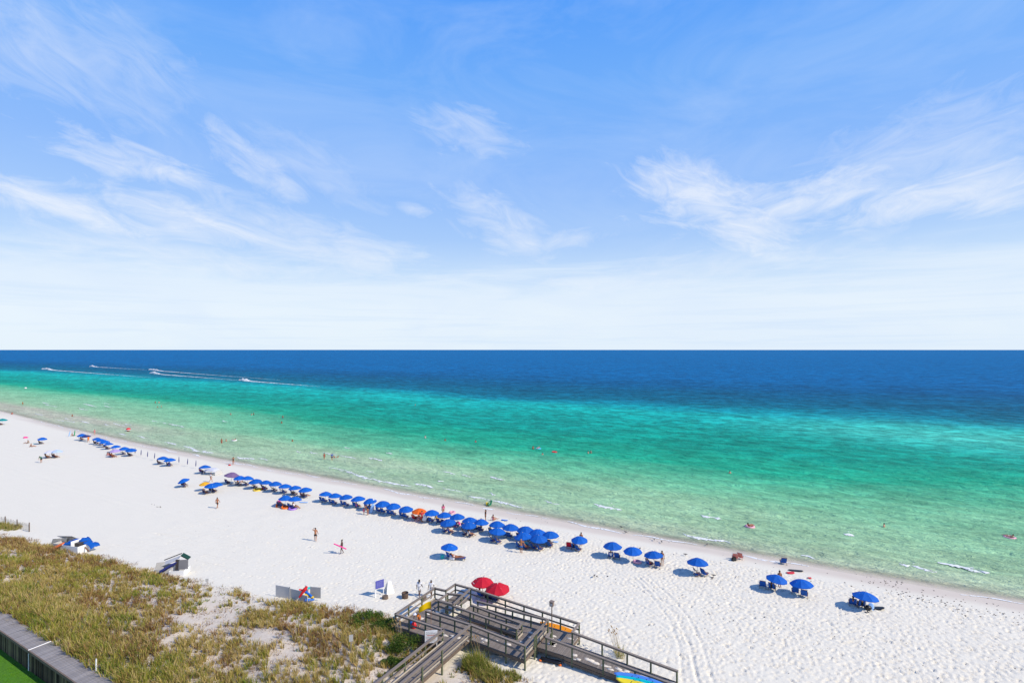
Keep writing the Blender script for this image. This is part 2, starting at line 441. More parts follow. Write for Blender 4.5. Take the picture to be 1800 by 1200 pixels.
oa = sea_me.attributes.new('offshore', 'FLOAT', 'POINT'); oa.data.foreach_set('value', (eff/400).astype(np.float32).ravel())
ea = sea_me.attributes.new('edge', 'FLOAT', 'POINT'); ea.data.foreach_set('value', np.clip(OFF/3.0, 0, 1).astype(np.float32).ravel())
m = D.materials.new('sea_water'); m.use_nodes = True; t = NT(m.node_tree); b = t.n['Principled BSDF']; o_ = t.n['Material Output']
tcn = t.new('ShaderNodeTexCoord'); P_ = tcn.outputs['Object']
mp = t.new('ShaderNodeMapping'); mp.inputs['Rotation'].default_value = (0, 0, ANG); t.put(mp.inputs['Vector'], P_); Q = mp.outputs[0]
def stretch(sx, sy):
    q = t.new('ShaderNodeMapping'); q.inputs['Scale'].default_value = (sx, sy, 1); t.put(q.inputs['Vector'], Q); return q.outputs[0]
ao = t.new('ShaderNodeAttribute', attribute_name='offshore'); ae = t.new('ShaderNodeAttribute', attribute_name='edge')
nb = t.noise(stretch(.012, .035), 1.0, 5, .6, .5)
dd = t.math('ADD', ao.outputs['Fac'], t.math('MULTIPLY', t.math('SUBTRACT', nb, .5), t.mapr(ao.outputs['Fac'], 0, .2, .0, .10)))
ns = t.noise(stretch(.10, .28), 1.0, 4, .65, .6)
dd = t.math('ADD', dd, t.math('MULTIPLY', t.math('SUBTRACT', ns, .5), t.mapr(ao.outputs['Fac'], 0, .2, .012, .05)))
f = 1/400
SEA_STOPS = [(0, lin(188, 186, 160)), (2.5*f, lin(176, 190, 156)), (8*f, lin(160, 194, 150)), (18*f, lin(138, 193, 146)), (30*f, lin(104, 187, 140)),
    (48*f, lin(34, 166, 126)), (75*f, lin(6, 152, 126)), (105*f, lin(4, 158, 140)), (135*f, lin(14, 172, 160)), (158*f, lin(0, 142, 150)),
    (176*f, lin(0, 110, 130)), (215*f, lin(0, 95, 122)), (300*f, lin(0, 90, 132)), (1.0, lin(0, 98, 148))]
c = t.ramp(dd, SEA_STOPS)
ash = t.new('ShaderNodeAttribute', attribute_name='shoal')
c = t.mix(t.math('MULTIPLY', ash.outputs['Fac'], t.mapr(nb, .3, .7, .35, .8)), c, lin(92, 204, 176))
chop_shade = t.noise(stretch(.25, .8), 1.0, 4, .7, .4)  # wave shading and sky reflection changes, painted as light and dark into the colour
hs = t.new('ShaderNodeHueSaturation'); t.put(hs.inputs['Color'], c); t.put(hs.inputs['Value'], t.math('MULTIPLY', t.mapr(chop_shade, .25, .75, .74, 1.24), t.mapr(t.noise(stretch(.05, .16), 1.0, 5, .7, .5), .3, .7, .86, 1.17)))
r1 = t.mapr(t.noise(stretch(.24, .40), 1.0, 2, .55, .5), .36, .64, .66, 1.34, True)
r2 = t.mapr(t.noise(stretch(.09, .13), 1.0, 2, .55, .4), .34, .66, .80, 1.20, True)
r3 = t.mapr(t.noise(stretch(.022, .034), 1.0, 3, .6, .3), .32, .68, .90, 1.10)
ripple_shade = t.math('MULTIPLY', t.math('MULTIPLY', r1, r2), r3)  # light and dark wave dashes painted into the water colour, stronger offshore
hs2 = t.new('ShaderNodeHueSaturation'); t.put(hs2.inputs['Color'], hs.outputs[0])
t.put(hs2.inputs['Value'], t.math('ADD', 1.06, t.math('MULTIPLY', t.math('SUBTRACT', ripple_shade, 1.0), t.mapr(ao.outputs['Fac'], .03, .3, .16, .85))))
t.l.new(hs2.outputs[0], b.inputs['Base Color'])
b.inputs['Roughness'].default_value = .22; b.inputs['IOR'].default_value = 1.33
b.inputs['Specular IOR Level'].default_value = 0.0
h1 = t.noise(stretch(.5, 1.3), 1.0, 4, .65, .8); h2 = t.noise(stretch(1.6, 3.4), 1.0, 3, .6, .6)
vo = t.new('ShaderNodeTexVoronoi', feature='SMOOTH_F1'); vo.inputs['Scale'].default_value = 1.0; t.put(vo.inputs['Vector'], stretch(.7, 1.25))
hh = t.math('ADD', t.math('ADD', t.math('MULTIPLY', h1, 1.0), t.math('MULTIPLY', h2, .35)), t.math('MULTIPLY', vo.outputs['Distance'], .35))
bp = t.new('ShaderNodeBump'); bp.inputs['Strength'].default_value = .8; bp.inputs['Distance'].default_value = .9
t.put(bp.inputs['Height'], hh); t.l.new(bp.outputs[0], b.inputs['Normal'])
# wave-roughened Fresnel: the facets that face the viewer keep the mean reflectance low even at grazing angles
fr = t.new('ShaderNodeFresnel'); fr.inputs['IOR'].default_value = 1.33; t.l.new(bp.outputs[0], fr.inputs['Normal'])
gl = t.new('ShaderNodeBsdfGlossy'); gl.inputs['Roughness'].default_value = .46; t.l.new(bp.outputs[0], gl.inputs['Normal'])
ws = t.new('ShaderNodeMixShader'); t.put(ws.inputs[0], t.math('MINIMUM', t.math('MULTIPLY', fr.outputs[0], .6), .07))
t.l.new(b.outputs[0], ws.inputs[1]); t.l.new(gl.outputs[0], ws.inputs[2])
tr = t.new('ShaderNodeBsdfTransparent'); mx = t.new('ShaderNodeMixShader')
t.put(mx.inputs[0], t.mapr(ae.outputs['Fac'], 0, 1, .12, 1.0, True)); t.l.new(tr.outputs[0], mx.inputs[1]); t.l.new(ws.outputs[0], mx.inputs[2])
t.l.new(mx.outputs[0], o_.inputs[0])
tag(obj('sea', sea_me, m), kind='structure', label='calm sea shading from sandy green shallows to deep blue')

# ------------------------------------------------------------------ materials
M_WOOD = mat('weathered_plank', (.205, .175, .148), .85, .55, 5, bump=.5, bscale=30, stretch=(1, 9, 9))
M_RAIL = mat('weathered_rail', (.225, .188, .155), .8, .45, 4, bump=.4, bscale=30, stretch=(2, 2, 12))
M_POST = mat('treated_post', (.115, .135, .075), .85, .35, 4, bump=.4, bscale=30, stretch=(9, 9, 1))
M_FASCIA = mat('dark_fascia', (.155, .115, .085), .85, .35, 4, bump=.4, bscale=30)
M_LITE = mat('pale_new_board', (.46, .40, .31), .8, .2, 4)
M_BULK = mat('bulkhead_cap_plank', (.27, .25, .235), .85, .5, 3, bump=.5, bscale=30, stretch=(1, 8, 8))
M_PILE = mat('stained_sheet_pile', (.085, .06, .034), .9, 1.0, 2.2, bump=.5, bscale=20, stretch=(6, 6, 1))
M_PILE2 = mat('olive_sheet_pile', (.17, .135, .07), .9, .9, 2.5, bump=.5, bscale=20, stretch=(6, 6, 1))
M_PILE3 = mat('black_sheet_pile', (.03, .022, .015), .9, .9, 2.5, bump=.5, bscale=20, stretch=(6, 6, 1))
M_WHITE = mat('white_paint', (.78, .78, .77), .45, .08)
M_GREY = mat('grey_plastic', (.40, .40, .39), .55, .12)
M_PALEGREY = mat('pale_grey_panel', (.52, .51, .49), .6, .12)
M_DARK = mat('dark_metal', (.06, .05, .045), .5, .2)
M_BLUE = mat('blue_canvas', (.0, .115, .52), .75, .26, 3, trans=.22)
M_NAVY = mat('navy_canvas', (.02, .03, .16), .8, .15, 3, trans=.08)
M_RED = mat('red_canvas', (.58, .008, .03), .75, .15, 3, trans=.22)
M_ORANGE = mat('orange_canvas', (.80, .14, .01), .75, .15, 3, trans=.22)
M_YELLOW = mat('yellow_canvas', (.80, .42, .02), .75, .15, 3, trans=.22)
M_TEAL = mat('teal_canvas', (.0, .26, .28), .75, .15, 3, trans=.2)
M_PURPLE = mat('faded_purple_canvas', (.20, .13, .26), .8, .15, 3, trans=.2)
M_LILAC = mat('lilac_canvas', (.42, .32, .62), .8, .15, 3, trans=.2)
M_WCANV = mat('white_canvas', (.66, .68, .76), .8, .1, 3, trans=.25)
M_ALU = mat('pole_metal', (.55, .55, .55), .35, .1, metal=.6)
M_CHAIRWOOD = mat('varnished_chair_wood', (.22,.11,.05), .5, .25, 8)
M_CHAIRBLUE = mat('blue_sling', (.008, .085, .36), .75, .2, 5, trans=.12)
M_CHAIRNAVY = mat('navy_sling', (.010, .035, .17), .75, .25, 5, trans=.08)
PLAST = {'pink': (.80, .06, .28), 'palepink': (.75, .35, .42), 'orange': (.85, .16, .01), 'yellow': (.82, .55, .02), 'teal': (.0, .42, .42), 'green': (.01, .30, .12),
         'blue': (.02, .15, .58), 'red': (.62, .015, .02), 'purple': (.32, .16, .60), 'white': (.76, .76, .76), 'black': (.012, .012, .014), 'cyan': (.05, .45, .72), 'lightblue': (.30, .50, .80)}
def plas(k): return mat(k+'_plastic', PLAST[k], .4, .1, 5)
CLOTH = {'black': (.012, .012, .016), 'navy': (.012, .02, .09), 'blue': (.02, .14, .42), 'red': (.5, .02, .03), 'white': (.74, .74, .76), 'pink': (.62, .12, .25),
         'green': (.02, .16, .08), 'orange': (.75, .20, .02), 'purple': (.16, .05, .25), 'teal': (.0, .25, .28), 'grey': (.22, .22, .23), 'yellow': (.7, .45, .03)}
def cloth(k): return mat(k+'_cloth', CLOTH[k], .85, .15, 12)
SKIN = [mat('tanned_skin', (.36, .145, .065), .55, .08), mat('fair_skin', (.52, .29, .20), .55, .08), mat('dark_skin', (.10, .05, .032), .55, .08)]
HAIR = {'dark': mat('dark_hair', (.02, .014, .01), .6, .2), 'brown': mat('brown_hair', (.09, .045, .02), .6, .2), 'blond': mat('blond_hair', (.38, .25, .10), .6, .2),
        'grey': mat('grey_hair', (.22, .21, .20), .7, .2)}

# ------------------------------------------------------------------ seawall with its plank cap, and the lawn below it
CAPZ = 1.42
sw = thing('seawall', 'grey plank topped timber seawall between the lawn and the dune grass', 'seawall', (*W2(-52, 16.95), 0))
sw.rotation_euler = (0, 0, -ANG)
pm = MB().box((0, 0, 0), (.136, 1.32, .045)).mesh('plank')
pm2 = MB().box((0, 0, 0), (.20, .055, 1.75)).mesh('board')
beam = MB(); beam.box((0, 0, 0), (56, .09, .20)); o = obj('cap_beam', beam, M_FASCIA, sw, (13.0, -.70, CAPZ-.06))
k = 0
for i in range(190):
    u = -66+i*.142
    if u < -63 or u > -35.5: continue
    o = obj('plank', pm, M_BULK, sw, (u+52, rng.uniform(-.02, .02)+.0, CAPZ+rng.uniform(-.008, .008)), rng.uniform(-.012, .012))
for i in range(112):
    u = -60+i*.207
    o = obj('board', pm2, rng.choice([M_PILE, M_PILE, M_PILE2, M_PILE3]), sw, (u+52, -.62+rng.uniform(-.022, .022), CAPZ-.05-.90+rng.uniform(-.02, .0)))
# white drain pipe over the cap
p = MB(); c0 = Vector((*W2(-51.55, 17.6), CAPZ+.06)); c1 = Vector((*W2(-51.55, 16.25), CAPZ+.06)); c2 = Vector((c1.x, c1.y, -.1))
p.tube(c0, c1, .035).tube(c1, c2, .035).ball(c1, .045)
tag(obj('drain_pipe', p, M_WHITE), 'thin white pipe laid across the plank cap and down the seawall', 'pipe')
LAWN = mat('lawn_ground', (.07, .20, .01), .9, .35, 3)
lw = MB(); a = W2(-120, -40); b_ = W2(-10, -40); c_ = W2(-10, 16.30); d_ = W2(-120, 16.30)
lw.add([(*a, -.12), (*b_, -.12), (*c_, -.12), (*d_, -.12)], [(0, 1, 2, 3)])
tag(obj('lawn', lw, LAWN), kind='structure', label='bright green lawn at the foot of the seawall')

# ------------------------------------------------------------------ grasses
def blades(name, P, H, n, width, lean, wind, cols, colw, seed, spread=.10):
    g = np.random.default_rng(seed); T = len(P)
    base = np.repeat(P, n, 0); h = np.repeat(H, n)*g.uniform(.55, 1.1, T*n)
    th = g.uniform(0, 2*np.pi, T*n); rr = spread*np.sqrt(g.random(T*n))*np.repeat(H, n)*1.6
    base = base + np.stack([rr*np.cos(th), rr*np.sin(th), np.full(T*n, -.03)], -1)
    ph = th + g.normal(0, .6, T*n); ln = np.abs(g.normal(lean, lean*.5, T*n))
    dx = ln*np.cos(ph)*h+wind[0]*h; dy = ln*np.sin(ph)*h+wind[1]*h
    fa = g.uniform(0, np.pi, T*n); wx = np.cos(fa)*width/2; wy = np.sin(fa)*width/2
    q = np.zeros((T*n, 5, 3))
    q[:, 0] = base+np.stack([-wx, -wy, 0*wx], -1); q[:, 1] = base+np.stack([wx, wy, 0*wx], -1)
    mid = base+np.stack([dx*.38, dy*.38, h*.62], -1)
    q[:, 2] = mid+np.stack([wx*.75, wy*.75, 0*wx], -1); q[:, 3] = mid+np.stack([-wx*.75, -wy*.75, 0*wx], -1)
    q[:, 4] = base+np.stack([dx, dy, h*np.sqrt(np.clip(1-ln**2*.5, .3, 1))], -1)
    N_ = T*n; idx = np.arange(N_)[:, None]*5
    tris = np.concatenate([idx+np.array([0, 1, 2]), idx+np.array([0, 2, 3]), idx+np.array([3, 2, 4])], 1).reshape(-1, 3)
    me = np_mesh(name, q.reshape(-1, 3), tris, False)
    cols = np.array(cols); pick = np.repeat(colw, n, 0)
    cu_ = np.cumsum(pick, 1); cu_ /= cu_[:, -1:]
    ci = (g.random(N_)[:, None] > cu_).sum(1).clip(0, len(cols)-1)
    cc = cols[ci]*g.uniform(.75, 1.25, (N_, 1))
    ca = me.attributes.new('blade', 'FLOAT_COLOR', 'POINT')
    ca.data.foreach_set('color', np.repeat(np.concatenate([cc, np.ones((N_, 1))], 1), 5, 0).astype(np.float32).ravel())
    return me
gm = D.materials.new('grass_blade'); gm.use_nodes = True; t = NT(gm.node_tree); b = t.n['Principled BSDF']
at_ = t.new('ShaderNodeAttribute', attribute_name='blade'); t.l.new(at_.outputs['Color'], b.inputs['Base Color']); b.inputs['Roughness'].default_value = .7
b.inputs['Specular IOR Level'].default_value = .2
tr = t.new('ShaderNodeBsdfTranslucent'); t.l.new(at_.outputs['Color'], tr.inputs[0]); mx = t.new('ShaderNodeMixShader'); mx.inputs[0].default_value = .3
t.l.new(b.outputs[0], mx.inputs[1]); t.l.new(tr.outputs[0], mx.inputs[2]); t.l.new(mx.outputs[0], t.n['Material Output'].inputs[0])
GCOL = [(.46, .36, .085), (.62, .47, .20), (.33, .34, .045), (.13, .20, .022), (.32, .17, .07), (.14, .08, .045)]  # olive straw, straw, yellow green, green, brown, dead brown
def dune_pts(n, seed, test):
    g = np.random.default_rng(seed)
    u = g.uniform(-112, 2, n); v = g.uniform(17.5, 37, n)
    k = test(u, v, g); u, v = u[k], v[k]
    z = ground_uv(u, v); return u, v, np.stack([CA*u+SA*v, -SA*u+CA*v, z], -1)
def bare(u, v):        # 0 bare sand .. 1 full cover
    n = .55*fbm(u*.20, v*.30, 201, 4)+.45*fbm(u*.62, v*.85, 207, 3)
    back = sstep(23, 18.5, v)                       # lush by the seawall
    left = sstep(-44, -58, u)
    c = .57 + .25*left + .24*back + (n-.5)*2.3
    c = c - .28*np.exp(-((u+44)/8)**2-((v-27)/3.6)**2) - .12*np.exp(-((u+27)/7)**2-((v-26)/5)**2)
    c = c + .7*np.exp(-((u+31.5)/3.5)**2-((v-32)/2.3)**2)
    return c
def inside(u, v, slack=0.0):
    ed = dune_edge(u)+1.2*(fbm(u*.35, v*0+3, 19, 3)-.5)*2
    walk = (u > -25.4) & (u < -22.6) & (v < 34.5)
    deck = (u > -30.0) & (u < -18) & (v > 33.0)
    return (v < ed+slack) & ~walk & ~deck
def t_grass(u, v, g):
    k = inside(u, v)
    right = np.where(u > -22.6, .95*sstep(-15.5, -19, u)+.12, 1.0)
    fine = .55+.9*vnoise(u*1.3, v*1.3, 88)
    return k & (g.random(len(u)) < np.clip(sstep(.18, .85, bare(u, v))*right*fine+.035, 0, 1))
u, v, P = dune_pts(23000, 3, t_grass)
n1_ = fbm(u*.13, v*.2, 301, 3); n2_ = fbm(u*.4, v*.5, 302, 3); back = sstep(23, 18, v)
H = (.34+.34*nrg.random(len(u)))*(1+.45*back)*(.8+.5*n1_)
n3_ = fbm(u*.28, v*.4, 333, 3)
wts = np.stack([.9+0*u, .35+1.2*(n1_ > .55)*n1_, .12+.9*back+1.3*(n2_ > .58), .10+.45*back+1.6*(n2_ > .66), .15+2.0*(n3_ > .55)*(1-back*.7), .2+1.3*(n3_ > .62)*(1-back*.8)], -1)
tag(obj('dune_grass', blades('dune_grass', P, H, 21, .034, .42, (-.16, .02), GCOL, wts, 5), gm), kind='stuff', label='tan and olive grass covering the dune')
# low leafy ground cover and creepers
def t_low(u, v, g): return inside(u, v) & (g.random(len(u)) < sstep(.5, .95, fbm(u*.3, v*.4, 411, 3)+.18*sstep(22, 18, v)+.12*(v > 30)))
u, v, P = dune_pts(5200, 8, t_low)
wts = np.tile(np.array([[.1, .05, .8, 1.4, .25, .2]]), (len(u), 1))
tag(obj('ground_cover', blades('ground_cover', P, .16+.2*nrg.random(len(u)), 16, .06, .8, (-.05, 0), GCOL, wts, 6, .5), gm), kind='stuff', label='low green creepers among the dune grass')
# dead litter
def t_lit(u, v, g): return inside(u, v, .8) & (g.random(len(u)) < .5*sstep(.0, .5, bare(u, v))+.10)
u, v, P = dune_pts(20000, 9, t_lit)
wts = np.tile(np.array([[.2, .5, .0, .0, .8, 1.0]]), (len(u), 1))
tag(obj('dead_grass', blades('dead_grass', P, .11+.2*nrg.random(len(u)), 11, .034, 1.2, (-.2, 0), GCOL, wts, 7, .9), gm), kind='stuff', label='dry brown litter on the dune sand')
# lawn blades
g = np.random.default_rng(4); n = 9000
u = g.uniform(-62, -38, n); v = 16.25-g.random(n)*7; P = np.stack([CA*u+SA*v, -SA*u+CA*v, np.full(n, -.12)], -1)
wts = np.tile(np.array([[0, 0, .5, 1.0]]), (n, 1))
tag(obj('lawn_grass', blades('lawn_grass', P, np.full(n, .07), 9, .03, .5, (0, 0), [(0, 0, 0), (0, 0, 0), (.20, .40, .02), (.08, .25, .01)], wts, 9, 1.3), gm), kind='stuff', label='short mown lawn grass')

def clump(name, label, cat, u, v, spreadr, n, h, nb, cols, wts, seed, width=.035, lean=.4, z=None, sp=.2):
    g = np.random.default_rng(seed); a = g.uniform(0, 6.28, n); r = spreadr*np.sqrt(g.random(n))
    uu = u+r*np.cos(a); vv = v+r*np.sin(a)*.7; zz = ground_uv(uu, vv) if z is None else np.full(n, z)
    cx, cy = W2(u, v); cz = float(ground_uv(u, v)) if z is None else z
    P = np.stack([CA*uu+SA*vv-cx, -SA*uu+CA*vv-cy, zz-cz], -1)
    Hh = h*(1-.45*(r/spreadr)**2)*g.uniform(.7, 1.2, n)
    th_ = thing(name, label, cat, (cx, cy, cz))
    obj('leaves', blades('leaves', P, Hh, nb, width, lean, (-.08, 0), cols, np.tile(np.array([wts]), (n, 1)), seed, sp), gm, th_)
    return th_
def shrub(label, u, v, r, h, seed, dark=1.0):
    """leafy shrub: stems and many leaf faces through its volume"""
    g = np.random.default_rng(seed); cx, cy = W2(u, v); cz = float(ground_uv(u, v))
    th_ = thing('shrub', label, 'shrub', (cx, cy, cz)); st = MB()
    lobes = []
    for i in range(11):
        a = g.uniform(0, 6.28); rr = r*math.sqrt(g.random()); hh_ = h*(1-.5*(rr/r)**2)*g.uniform(.6, 1.0)
        e = (rr*math.cos(a), rr*math.sin(a)*.75, hh_); st.tube((e[0]*.3, e[1]*.3, -.1), e, .02, .008, 5); lobes.append(e)
    obj('stem', st, M_FASCIA, th_)
    n = 2600; L = np.array(lobes)[g.integers(0, len(lobes), n)]
    d = g.normal(0, 1, (n, 3)); d /= np.linalg.norm(d, axis=1)[:, None]
    c = L+d*(g.random((n, 1))**.5)*np.array([r*.36, r*.34, h*.34]); c[:, 2] = np.abs(c[:, 2])
    a = g.normal(0, 1, (n, 3)); a /= np.linalg.norm(a, axis=1)[:, None]; b2 = np.cross(a, g.normal(0, 1, (n, 3))); b2 /= np.linalg.norm(b2, axis=1)[:, None]
    s1 = g.uniform(.04, .075, (n, 1)); q = np.stack([c-a*s1, c+b2*s1*.55, c+a*s1, c-b2*s1*.55], 1)
    me = np_mesh('leaves', q.reshape(-1, 3), np.arange(n*4).reshape(-1, 4), False)
    cols = np.array([(.05, .11, .014), (.09, .16, .02), (.03, .07, .01), (.15, .20, .03)])[g.integers(0, 4, n)]*dark
    ca = me.attributes.new('blade', 'FLOAT_COLOR', 'POINT'); ca.data.foreach_set('color', np.repeat(np.concatenate([cols, np.ones((n, 1))], 1), 4, 0).astype(np.float32).ravel())
    tag(obj('leaves', me, gm, th_), kind='stuff')
shrub('dark green leafy shrub left of the white notice board by the boardwalk', -27.6, 31.4, 1.5, 1.0, 21, .9)
shrub('green shrub under the left corner of the boardwalk platform', -30.6, 33.2, 1.3, .8, 22, 1.0)
shrub('low green shrub at the dune edge left of the boardwalk platform', -33.0, 33.0, 1.5, .7, 23, 1.15)
shrub('small green shrub on the dune left of the access walkway', -26.6, 29.3, .9, .6, 24, .95)
GREENS = [(.30, .30, .05), (.42, .36, .11), (.16, .21, .03), (.46, .33, .15)]
clump('grass_clump', 'tall yellow green grass clump right of the access walkway', 'grass clump', -21.6, 33.0, 1.1, 70, 1.15, 24, GREENS, [1, .5, 1.2, .2], 31)
clump('grass_clump', 'broad olive grass clump below the boardwalk right of the access walkway', 'grass clump', -20.3, 32.6, 1.3, 80, .95, 22, GREENS, [1, .9, .9, .5], 32)
clump('grass_clump', 'small grass clump under the lower corner post of the boardwalk', 'grass clump', -18.6, 33.3, .8, 34, .6, 20, GREENS, [1, .7, 1, .4], 33)
def sea_oats(label, u, v, n, h, seed, spread_=.5):
    g = np.random.default_rng(seed); th_ = clump('sea_oats', label, 'sea oats', u, v, spread_, max(6, n//2), h*.6, 14, GREENS, [.6, 1, .7, .9], seed, .03, .35)
    st = MB()
    for i in range(n):
        a = g.uniform(0, 6.28); r = spread_*.6*math.sqrt(g.random()); b0 = Vector((r*math.cos(a), r*math.sin(a), 0))
        tip = b0+Vector((-.18*h+g.normal(0, .12*h), g.normal(0, .1*h), h*g.uniform(.8, 1.1))); st.tube(b0, tip, .012, .007, 4, False)
        hd_ = MB(); hd_.loft([[(tip.x+rr*math.cos(q)-.03*k, tip.y+rr*math.sin(q), tip.z+.09*k-.01*k*k) for q in (0, 1.57, 3.14, 4.71)] for k, rr in enumerate((.015, .05, .045, .01))]); obj('seed_head', hd_, mat('seed_head_tan', (.30, .19, .09), .9, .2), th_)
    obj('stalk', st, mat('dry_stalk', (.42, .32, .16), .8, .2), th_)
sea_oats('tall sea oats beside the lower ramp of the boardwalk', -12.6, 40.1, 11, 1.9, 41, .55)
sea_oats('brown sea oats standing at the left corner of the boardwalk platform', -28.4, 32.3, 9, 1.7, 42)
sea_oats('brown sea oats in front of the railing right of the walkway gate post', -21.9, 34.0, 6, 1.9, 43, .35)
for i, (px, py, lab) in enumerate([(56,1068,'pale sea oats on the dune at the left edge of the picture'), (215,1030,'sea oats on the dune below the left equipment boxes'), (520,1125,'sea oats in the middle of the dune left of the wooden signpost')]):
    x, y, z = at(px, py); uu, vv = UV(x, y); sea_oats(lab, uu, vv, 5, 1.3, 50+i, .4)

# ------------------------------------------------------------------ boardwalk
bw = thing('boardwalk', 'weathered timber boardwalk with zigzag ramps and railings down to the sand', 'boardwalk', (*W2(-23.2, 33), 0), -ANG)
BO = (-23.2, 33.0)
def L(u, v, z): return (u-BO[0], v-BO[1], z)
PL = {}
def planks(u0, u1, v0, v1, z0, z1, along='u', pitch=.165):
    """deck boards one by one, laid across the way"""
    global PLN
    ln = (v1-v0) if along == 'u' else (u1-u0)
    key = (along, round(ln, 2))
    if key not in PL:
        PL[key] = MB().box((0, 0, 0), (pitch-.012, ln, .04) if along == 'u' else (ln, pitch-.012, .04)).mesh('plank')
    span = (u1-u0) if along == 'u' else (v1-v0); n = int(abs(span)/pitch)
    for i in range(n):
        f_ = (i+.5)/n; z = z0+(z1-z0)*f_
        if along == 'u': c = L(u0+span*f_, (v0+v1)/2, z)
        else: c = L((u0+u1)/2, v0+span*f_, z)
        o = obj('plank', PL[key], M_WOOD, bw, (c[0]+rng.uniform(-.006, .006), c[1]+rng.uniform(-.006, .006), c[2]-.02+rng.uniform(-.004, .004)))
        if along == 'u': o.rotation_euler = (0, -math.atan2(z1-z0, abs(span))*(1 if span > 0 else -1), 0)
planks(-24.7, -23.2, 26.2, 34.7, 1.2, 1.2, 'v')
fmb = MB(); fmb.box(L(-23.95, 21.3, 1.18), (1.5, 9.6, .04)); tag(obj('far_planking', fmb, M_WOOD, bw), kind='stuff')
planks(-29.7, -24.7, 33.0, 34.7, 1.2, 1.2)
planks(-29.7, -28.0, 34.7, 38.5, 1.2, 1.2, 'v')
planks(-28.5, -26.8, 38.5, 40.0, 1.2, 1.2)
planks(-28.0, -20.0, 34.7, 36.7, 1.2, .85)
planks(-20.0, -18.3, 34.7, 39.0, .85, .85, 'v')
planks(-25.4, -20.0, 37.6, 39.0, .66, .84)
planks(-26.7, -25.4, 37.6, 40.0, .66, .66)
planks(-25.4, -18.3, 39.04, 40.0, .66, .72)
planks(-18.3, -15.9, 36.8, 40.0, .72, .72)
planks(-15.9, -7.65, 36.8, 38.5, .72, .22)
def rail(pts, double=True, w_=.185, low=True, lit=False):
    """pts: (u, v, ztop); flat cap rail with a board on edge below and a mid rail"""
    for a, b in zip(pts[:-1], pts[1:]):
        A = Vector(L(*a)); B = Vector(L(*b)); d = (B-A).normalized()
        r_ = MB(); r_.beam(A-d*.05, B+d*.05, w_, .042); obj('top_rail', r_, M_RAIL, bw)
        if double:
            s_ = MB(); s_.beam(A-Vector((0, 0, .095)), B-Vector((0, 0, .095)), .04, .14); obj('side_rail', s_, M_RAIL, bw)
        if low:
            s_ = MB(); s_.beam(A-Vector((0, 0, .55)), B-Vector((0, 0, .55)), .04, .13); obj('mid_rail', s_, M_RAIL, bw)
def skirt(a, b, h=.24, m_=None):
    A = Vector(L(*a)); B = Vector(L(*b)); s_ = MB(); s_.beam(A, B, .045, h); obj('fascia_board', s_, m_ or M_FASCIA, bw)
post_me = {}
def post(u, v, ztop, zbot=None, r=.075):
    zb = float(ground_uv(u, v))-.25 if zbot is None else zbot
    p_ = MB(); A = L(u, v, zb); B = L(u, v, ztop); p_.tube(A, B, r, r*.95, 8); obj('post', p_, M_POST, bw)
# perimeter rails
rail([(-24.7, 14.5, 2.2), (-24.7, 33.0, 2.2), (-29.7, 33.0, 2.2), (-29.7, 38.4, 2.2), (-28.5, 38.5, 2.2), (-28.5, 40.0, 2.2), (-26.75, 40.0, 2.2)])
rail([(-26.75, 40.0, 2.2), (-15.9, 40.0, 1.73)], low=True)
rail([(-15.9, 40.0, 1.73), (-15.9, 38.5, 1.73)], low=False)
rail([(-15.9, 38.5, 1.73), (-7.65, 38.5, 1.11)], low=False)
rail([(-23.2, 14.5, 2.2), (-23.2, 34.7, 2.2)])
rail([(-27.8, 34.7, 2.2), (-23.2, 34.7, 2.2)])
rail([(-23.2, 34.7, 2.2), (-18.25, 34.7, 1.88)])
rail([(-18.25, 34.7, 1.88), (-18.3, 39.02, 1.88)])
rail([(-18.3, 39.0, 1.88), (-25.4, 39.0, 1.76)])
rail([(-26.4, 36.7, 2.2), (-28.0, 36.72, 2.2), (-28.0, 38.1, 2.2), (-26.8, 38.55, 2.2)], low=True)
rail([(-28.0, 36.68, 2.2), (-20.0, 36.7, 1.76)])
rail([(-20.0, 36.7, 1.75), (-20.05, 37.6, 1.75)])
rail([(-20.05, 37.6, 1.75), (-25.2, 38.0, 1.85)])
rail([(-26.75, 40.0, 2.2), (-26.4, 36.7, 2.2)])
rail([(-17.4, 36.8, 1.73), (-7.65, 36.8, 1.13)], low=False)
rail([(-17.4, 36.8, 1.73), (-17.45, 37.6, 1.73)], low=False)
for v_ in (15, 17, 19.3, 21.6, 23.9, 26.2, 28.5, 30.8): post(-24.74, v_, 2.17); post(-23.16, v_, 2.17)
for u_ in (-29.7, -28.2, -26.5, -24.75): post(u_, 33.0, 2.17)
for v_ in (34.7, 36.5, 38.4): post(-29.7, v_, 2.17)
